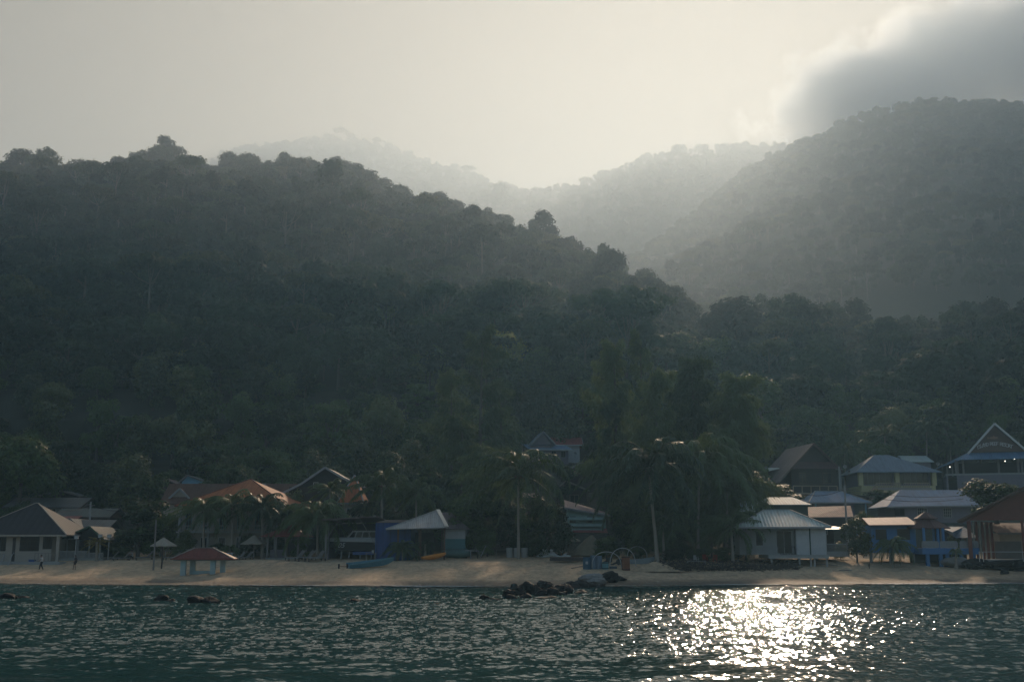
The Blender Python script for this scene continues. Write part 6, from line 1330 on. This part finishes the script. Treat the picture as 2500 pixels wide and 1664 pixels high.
def clear(x, y):
    for (px_, py_, pz_, hw, hd) in PADS:
        if abs(x - px_) < hw + 1.5 and -4 - 8 * (py_ < 236) < y - py_ < hd + 3: return False
    return True
for (x, y) in pts:
    if cnt >= 250 or not clear(x, y): continue
    r = math.hypot(x, y); az = math.atan2(x, y)
    if r < 224 and R(.3) < az < R(5.5): continue
    if r < 222 and az > R(13): continue
    k_, lb = kinds[rs.choices(range(7), (5, 3, 5, 3, 2, 3, 2))[0]]; cm_, tm_, rad, H0 = PRO[k_]
    zn = next((z_ for z_ in zones if z_[0] <= az <= z_[1]), zones[-1]); s = rs.uniform(.8, 1.25) * (1.0 if r > 212 else .72)
    band = 'nearest the roofs' if r < 215 else 'halfway up' if r < 243 else 'highest up'; lb = ('bigger ' if s > 1.02 else 'smaller ') + lb + ', ' + band + ' ' + zn[2]
    e = empty('forest_tree', (x, y, ground(x, y) - .3), rs.uniform(0, 6.28), lb, 'tree', lb.replace('tree,', 'trees,'))
    e.scale = (s * rs.uniform(.9, 1.1), s * rs.uniform(.9, 1.1), s * rs.uniform(.75, 1.05)); mesh_obj('crown', cm_, e); mesh_obj('trunk', tm_, e); cnt += 1

# -- palms
def palm_crown(seed, n=22, Lf=4.6, wind=(-.5, 0), droopy=1.0, leaf_l=.95):
    g = np.random.default_rng(seed); V = []; Q = []; RV = []
    for k in range(n):
        az = k * 2.39996 + g.uniform(-.25, .25); u_ = (k + .5) / n; el = math.radians(82 - 105 * u_ ** .85 + g.uniform(-8, 8)); L_ = Lf * g.uniform(.85, 1.1) * (.75 + .5 * min(u_ * 2, 1) * (1 - .25 * u_))
        p = np.array([0, 0, 0.]); pts = [p]; h_ = np.array([math.cos(az), math.sin(az)]); m_ = 14; drs = []
        for i in range(m_):
            t_ = (i + 1) / m_; e_ = el - (1.15 + .55 * (el > .5)) * droopy * t_ ** 1.5; d = np.array([h_[0] * math.cos(e_), h_[1] * math.cos(e_), math.sin(e_)]); d[:2] += np.array(wind) * t_ * .9; d /= np.linalg.norm(d); p = p + d * L_ / m_; pts.append(p); drs.append(d)
        pts = np.array(pts); RV.append(tube_np(pts, np.linspace(.05, .012, m_ + 1), 4)); nl = 46
        tt = np.linspace(.12, .99, nl); s = tt * m_; i0 = np.minimum(s.astype(int), m_ - 1); f = (s - i0)[:, None]; C = pts[i0] * (1 - f) + pts[i0 + 1] * f; T = np.array(drs)[i0]
        side = np.cross(T, [0, 0, 1.]); side /= np.linalg.norm(side, axis=1, keepdims=True) + 1e-6
        for sg in (-1, 1):
            ll = (leaf_l * np.sin(np.pi * np.clip(tt * .86 + .12, 0, 1)) ** .6 * g.uniform(.8, 1.1, nl))[:, None]; d1 = side * sg * .75 + T * .55 + np.array([0, 0, -.12]) + g.normal(0, .1, (nl, 3)); d1[:, :2] += np.array(wind) * .35; d1 /= np.linalg.norm(d1, axis=1, keepdims=True)
            d2 = d1 * .45 + np.array([wind[0] * .25, wind[1] * .25, -.85]) + T * .1 + g.normal(0, .08, (nl, 3)); d2 /= np.linalg.norm(d2, axis=1, keepdims=True); a = C; b = C + d1 * ll * .45; c = b + d2 * ll * .6
            w_ = np.cross(d1, T + g.normal(0, .3, (nl, 3))); w_ = T * .034 + w_ * .014; n0 = sum(len(x_) for x_ in V); V.append(np.stack([a - w_, a + w_, b + w_ * 1.1, b - w_ * 1.1, c + w_ * .25, c - w_ * .25], 1).reshape(-1, 3)); b0 = n0 + np.arange(nl) * 6
            Q.append(np.stack([b0, b0 + 1, b0 + 2, b0 + 3], -1)); Q.append(np.stack([b0 + 3, b0 + 2, b0 + 4, b0 + 5], -1))
    v, q = np.concatenate(V), np.concatenate(Q); v2, q2 = join_np(RV); return join_np([(v, q), (v2, q2)])
PC = [np_mesh('crown', *palm_crown(i, n_, Lf, wd, dr), M['palm']) for i, (n_, Lf, wd, dr) in enumerate(((30, 4.6, (-.5, .0), 1.05), (34, 4.6, (-.35, .1), 1.2), (28, 4.6, (-.75, .0), 1.0), (30, 4.6, (-.15, 0), 1.25)))]
PCY = np_mesh('crown', *palm_crown(9, 13, 4.6, (-.2, 0), .9), M['palm_yellow'])
def palm(u, vc, vb, r_px, Y, label, var=0, ub=None, group=None, rz=0.0, mat=None, trunk_r=.17, hang=False):
    c = P(u, vc, Y); ub = u if ub is None else ub; b = P(ub, vb, Y); zg = min(b.z, ground(b.x, Y)) if abs(b.z - ground(b.x, Y)) < 3 else b.z; e = empty('palm_tree', (b.x, Y, zg), 0, label, 'palm tree', group); H = c.z - zg; dx_ = c.x - b.x
    s = r_px / 2700 * Y / 4.4; o = mesh_obj('crown', PCY if mat == 'y' else PC[var], e); o.location = (dx_, 0, H); o.scale = (s, s, s); o.rotation_euler = (0, 0, rz)
    if H > .8:
        MB().tube([(0, 0, -.8), (dx_ * .02, 0, .1), (dx_ * .25 , 0, H * .3), (dx_ * .65, 0, H * .65), (dx_ * .97, 0, H * .97), (dx_, 0, H + .15)], [trunk_r * 1.9, trunk_r * 1.5, trunk_r, trunk_r * .85, trunk_r * .8, trunk_r], 9).build('trunk', M['palmtrunk'], e, smooth=True)
        if r_px > 60:
            g = random.Random(u); nut = MB()
            for k in range(7):
                a = g.uniform(0, 6.28); cx_, cy_, cz_ = dx_ + .32 * math.cos(a), .32 * math.sin(a), H - .15 - g.uniform(0, .35)
                nut.loft([[(cx_ + r_ * math.cos(t2), cy_ + r_ * math.sin(t2), cz_ + zz) for t2 in np.linspace(0, 6.283, 7, endpoint=False)] for r_, zz in ((.03, -.14), (.12, -.06), (.12, .05), (.03, .13))])
            nut.build('coconuts', M['yellow'] if False else M['brownwood'], e, smooth=True)
    return e
palm(1265, 1158, 1358, 150, 143, 'tall coconut palm in the centre with fronds blown left, above the grey tubs', 0, ub=1266)
palm(1583, 1140, 1380, 178, 136, 'tallest coconut palm with a long leaning grey trunk on a sand mound', 1, ub=1606, trunk_r=.2)
palm(1706, 1128, 1372, 160, 145, 'big coconut palm right of the leaning one, trunk dark in shade', 3, ub=1704)
palm(1617, 1276, 1372, 95, 141, 'short palm with hanging fronds crossing the leaning trunk', 3, ub=1622)
palm(1785, 1285, 1376, 88, 139, 'palm with yellowed hanging fronds left of the stilt house', 2, ub=1790, rz=.5)
palm(1775, 1200, 1370, 90, 150, 'dark palm half lost in the casuarina mass above the stilt house', 1, rz=1.2)
row = 'palms in the row before the orange roof'
palm(497, 1245, 1362, 78, 147, 'palm at the left end of the row before the orange roof', 0, group=row); palm(566, 1236, 1362, 82, 148, 'palm left of the orange roof centre in the row', 2, group=row, rz=.6); palm(640, 1238, 1362, 82, 147, 'palm right of the orange roof centre in the row', 0, group=row, rz=-.4)
palm(700, 1255, 1362, 66, 149, 'smaller palm behind the red bar roof in the row', 1, group=row, rz=.3); palm(775, 1262, 1368, 105, 144, 'big bushy palm at the left corner of the boat shed', 1, group=row)
palm(806, 1196, 1352, 56, 152, 'windblown palm in front of the white-edged gable', 2, rz=.3); palm(932, 1182, 1350, 88, 152, 'windblown palm with bright midribs behind the boat shed', 2); palm(1016, 1205, 1350, 78, 154, 'palm with yellowish tips left of the zinc roof peak', 2, rz=-.5); palm(895, 1240, 1350, 54, 156, 'dark palm between the narrow orange roof and the boat shed', 1)
palm(982, 1338, 1374, 50, 139, 'stemless young palm on the sand left of the kayak', 3, trunk_r=.07); palm(1038, 1330, 1360, 28, 141, 'small yellowish palm under the zinc roof', 2, mat=None); palm(236, 1325, 1364, 36, 143.5, 'small bright yellow palm before the open pavilion', 0, mat='y', rz=.3)
palm(440, 1350, 1368, 26, 146, 'low young palm by the clothes line', 3); palm(560, 1340, 1366, 28, 145, 'low young palm left of the middle umbrella', 3, rz=1); palm(2180, 1332, 1384, 56, 137, 'young palm on the sand in front of the blue shop', 3, trunk_r=.09)
palm(2334, 1345, 1372, 20, 136, 'tiny bright palm at the corner of the red pavilion', 3)
up = 'palms on the slope behind the houses'
palm(2063, 1108, 1200, 58, 208, 'palm right behind the A-frame ridge', 3, group=up); palm(2262, 1052, 1150, 72, 222, 'dark wide-headed palm above the yellow house roof', 0, group=up, rz=.5); palm(2160, 1065, 1150, 56, 220, 'palm with pale fronds left above the yellow house', 2, group=up)
palm(2395, 1090, 1150, 44, 216, 'bright palm tuft left of the resort gable', 2, group=up); palm(2487, 1075, 1150, 44, 216, 'palm tuft right of the resort gable', 2, group=up); palm(2320, 1090, 1150, 44, 219, 'palm tuft above the dish right of the yellow house', 1, group=up)
palm(215, 1062, 1120, 40, 232, 'silvery palm tuft left of the pair on the far-left slope', 2, group=up); palm(270, 1046, 1120, 34, 236, 'silvery palm tuft right of the pair on the far-left slope', 2, group=up); palm(10, 1028, 1090, 40, 240, 'palm at the left edge above the round dark tree', 1, group=up)
palm(742, 985, 1060, 36, 240, 'bright-tipped palm between the ragged and the layered tree', 2, group=up); palm(598, 1005, 1070, 34, 240, 'pale palm tuft behind the large spreading tree', 2, group=up); palm(1275, 1062, 1130, 40, 232, 'palm behind the grey-blue hill gable', 2, group=up)

# shrubs and garden greenery between the houses
for i, (k_, u, vt, w_, Y, lb) in enumerate((('low', 120, 1325, 40, 158, 'shrub behind the open pavilion steps'), ('low2', 290, 1300, 70, 152, 'shrub left of the glossy beach tree'), ('low', 300, 1335, 50, 147, 'dark shrub behind the first loungers'), ('low2', 455, 1290, 60, 149, 'shrub at the left corner of the orange-roofed house'), ('low', 530, 1320, 55, 149, 'shrub behind the clothes line'), ('low2', 610, 1300, 60, 150, 'shrub behind the middle umbrella'),
        ('low', 672, 1265, 60, 151, 'tall shrub above the red bar roof'), ('low', 735, 1300, 50, 147, 'shrub between the red bar and the boat shed'), ('low2', 720, 1190, 80, 160, 'bushy tree under the white-edged gable'), ('ragged', 790, 1235, 60, 156, 'ragged shrub above the boat shed roof'), ('low2', 905, 1225, 80, 155, 'green shrub above the blue annex'), ('low', 965, 1225, 80, 156, 'dark shrub left of the zinc roof peak'),
        ('low2', 985, 1130, 110, 172, 'green tree above the blue annex and palms'), ('low', 1050, 1120, 120, 170, 'dark green tree above the zinc roof peak'), ('low', 1190, 1290, 60, 147, 'dark shrub behind the trestles'), ('low', 1310, 1300, 60, 147, 'dark shrub behind the white sacks'), ('low', 1480, 1300, 70, 146, 'dark shrub right of the sand heap'), ('low2', 1550, 1310, 60, 145, 'shrub between the sand heap and the leaning palm'),
        ('low', 1650, 1352, 70, 140.5, 'dark low shrub added in place of shade on the bank right of the leaning palm'), ('low', 1712, 1356, 60, 141, 'dark low shrub added in place of shade on the bank left of the stilt house'), ('low', 1765, 1350, 60, 141.5, 'dark low shrub added in place of shade at the left pile of the stilt house'), ('low', 1660, 1290, 80, 147, 'dark shrub right of the leaning palm base'), ('low', 1735, 1270, 80, 150, 'dark shrub behind the red chairs'), ('low2', 1800, 1300, 60, 147, 'shrub at the left wall of the stilt house'), ('low2', 2050, 1320, 40, 150, 'shrub behind the side porch'), ('low', 2105, 1240, 60, 165, 'dark shrub between rusty and pale blue roofs'), ('low2', 2330, 1290, 50, 152, 'shrub behind the torn canopy'),  # the first three low shrubs are added to darken sand lying in shade
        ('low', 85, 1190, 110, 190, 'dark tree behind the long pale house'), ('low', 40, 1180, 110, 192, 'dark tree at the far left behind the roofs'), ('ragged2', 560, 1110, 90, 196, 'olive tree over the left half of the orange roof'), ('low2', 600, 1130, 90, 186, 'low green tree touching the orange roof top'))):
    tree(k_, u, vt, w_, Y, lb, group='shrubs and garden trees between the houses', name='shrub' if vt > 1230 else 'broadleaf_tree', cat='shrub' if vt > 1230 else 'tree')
# ------------------------------------------------------------------ haze
HAZE_D = 0.00030
hz, t, out = new_mat('haze')
pv = node(t, 'ShaderNodeVolumePrincipled', i_Density=HAZE_D, i_Anisotropy=0.5); pv.inputs['Color'].default_value = (0.38, 0.71, 1.0, 1)
wire(t, pv.outputs[0], out.inputs['Volume'])
hv = np.array([[x, y, z] for z in (-12, 660) for x, y in ((-1900, -60), (1900, -60), (1900, 2700), (-1900, 2700))], float)
hm = np_mesh('haze', hv, [(0, 3, 2, 1), (4, 5, 6, 7), (0, 1, 5, 4), (1, 2, 6, 5), (2, 3, 7, 6), (3, 0, 4, 7)], hz)
tag(mesh_obj('haze', hm), 'pale morning haze lying over the bay and the hills', 'haze', kind='stuff')

# mist filling the high valley behind the first hill: one smooth closed body of even density
mi_m, t, out = new_mat('mist')
pv = node(t, 'ShaderNodeVolumePrincipled', i_Density=0.00032, i_Anisotropy=0.5); pv.inputs['Color'].default_value = (0.88, 0.875, 0.90, 1)
wire(t, pv.outputs[0], out.inputs['Volume'])
import bmesh
bm = bmesh.new(); bmesh.ops.create_uvsphere(bm, u_segments=64, v_segments=32, radius=1.0)
for vtx in bm.verts: vtx.co = Vector((vtx.co.x * 2600, vtx.co.y * 1230, vtx.co.z * 880)) + Vector((250, 1500, 40))
me = bpy.data.meshes.new('mist'); bm.to_mesh(me); bm.free(); me.materials.append(mi_m)
tag(mesh_obj('mist', me), 'sunlit mist filling the high valley between the mountains', 'mist', kind='stuff')
# ------------------------------------------------------------------ cloud bank over the right-hand mountain, its torn edges made by noise in its own density
cm, t, out = new_mat('cloud')
geo = node(t, 'ShaderNodeNewGeometry'); pos = geo.outputs['Position']
best = None
for (cx, cy, cz, rx, ry, rz) in ((520, 1850, 722, 50, 160, 16), (600, 1850, 800, 90, 220, 70), (680, 1850, 835, 110, 240, 95), (790, 1880, 860, 130, 240, 120), (920, 1880, 885, 150, 250, 150), (1080, 1850, 900, 190, 280, 170), (1300, 1800, 920, 260, 300, 200), (1600, 1700, 920, 330, 330, 210), (560, 1700, 708, 170, 250, 58), (480, 1640, 700, 95, 220, 32), (650, 1470, 705, 150, 260, 30), (860, 1450, 720, 200, 260, 45), (1180, 1400, 740, 300, 300, 60)):  # last low lobes added to shade the air below, mostly hidden by the ridge
    v1 = node(t, 'ShaderNodeVectorMath', operation='SUBTRACT'); wire(t, pos, v1.inputs[0]); v1.inputs[1].default_value = (cx, cy, cz)
    v2 = node(t, 'ShaderNodeVectorMath', operation='DIVIDE'); wire(t, v1.outputs[0], v2.inputs[0]); v2.inputs[1].default_value = (rx, ry, rz)
    v3 = node(t, 'ShaderNodeVectorMath', operation='LENGTH'); wire(t, v2.outputs[0], v3.inputs[0]); f_ = math_n(t, 'SUBTRACT', 1.0, v3.outputs['Value'])
    best = f_ if best is None else math_n(t, 'MAXIMUM', best, f_)
nz = node(t, 'ShaderNodeTexNoise', i_Scale=0.011, i_Detail=7.0, i_Roughness=0.72); wire(t, pos, nz.inputs['Vector'])
f_ = math_n(t, 'ADD', best, math_n(t, 'MULTIPLY', math_n(t, 'SUBTRACT', nz.outputs[0], 0.55), 2.5))
mr_ = node(t, 'ShaderNodeMapRange', interpolation_type='SMOOTHSTEP', i_1=0.0, i_2=0.45, i_3=0.0, i_4=0.018); wire(t, f_, mr_.inputs[0])
pv = node(t, 'ShaderNodeVolumePrincipled', i_Anisotropy=0.3); pv.inputs['Color'].default_value = (0.80, 0.90, 1.0, 1); wire(t, mr_.outputs[0], pv.inputs['Density'])
wire(t, pv.outputs[0], out.inputs['Volume'])
x0, x1, y0, y1, z0, z1 = 280, 1950, 1050, 2200, 664, 1300
cv = np.array([[x, y, z] for z in (z0, z1) for x, y in ((x0, y0), (x1, y0), (x1, y1), (x0, y1))], float)
tag(mesh_obj('cloud', np_mesh('cloud', cv, [(0, 3, 2, 1), (4, 5, 6, 7), (0, 1, 5, 4), (1, 2, 6, 5), (2, 3, 7, 6), (3, 0, 4, 7)], cm)), 'dark ragged cloud bank hanging over the high mountain on the right', 'cloud', kind='stuff')
scn.cycles.volume_step_rate = 0.35
scn.cycles.volume_max_steps = 64
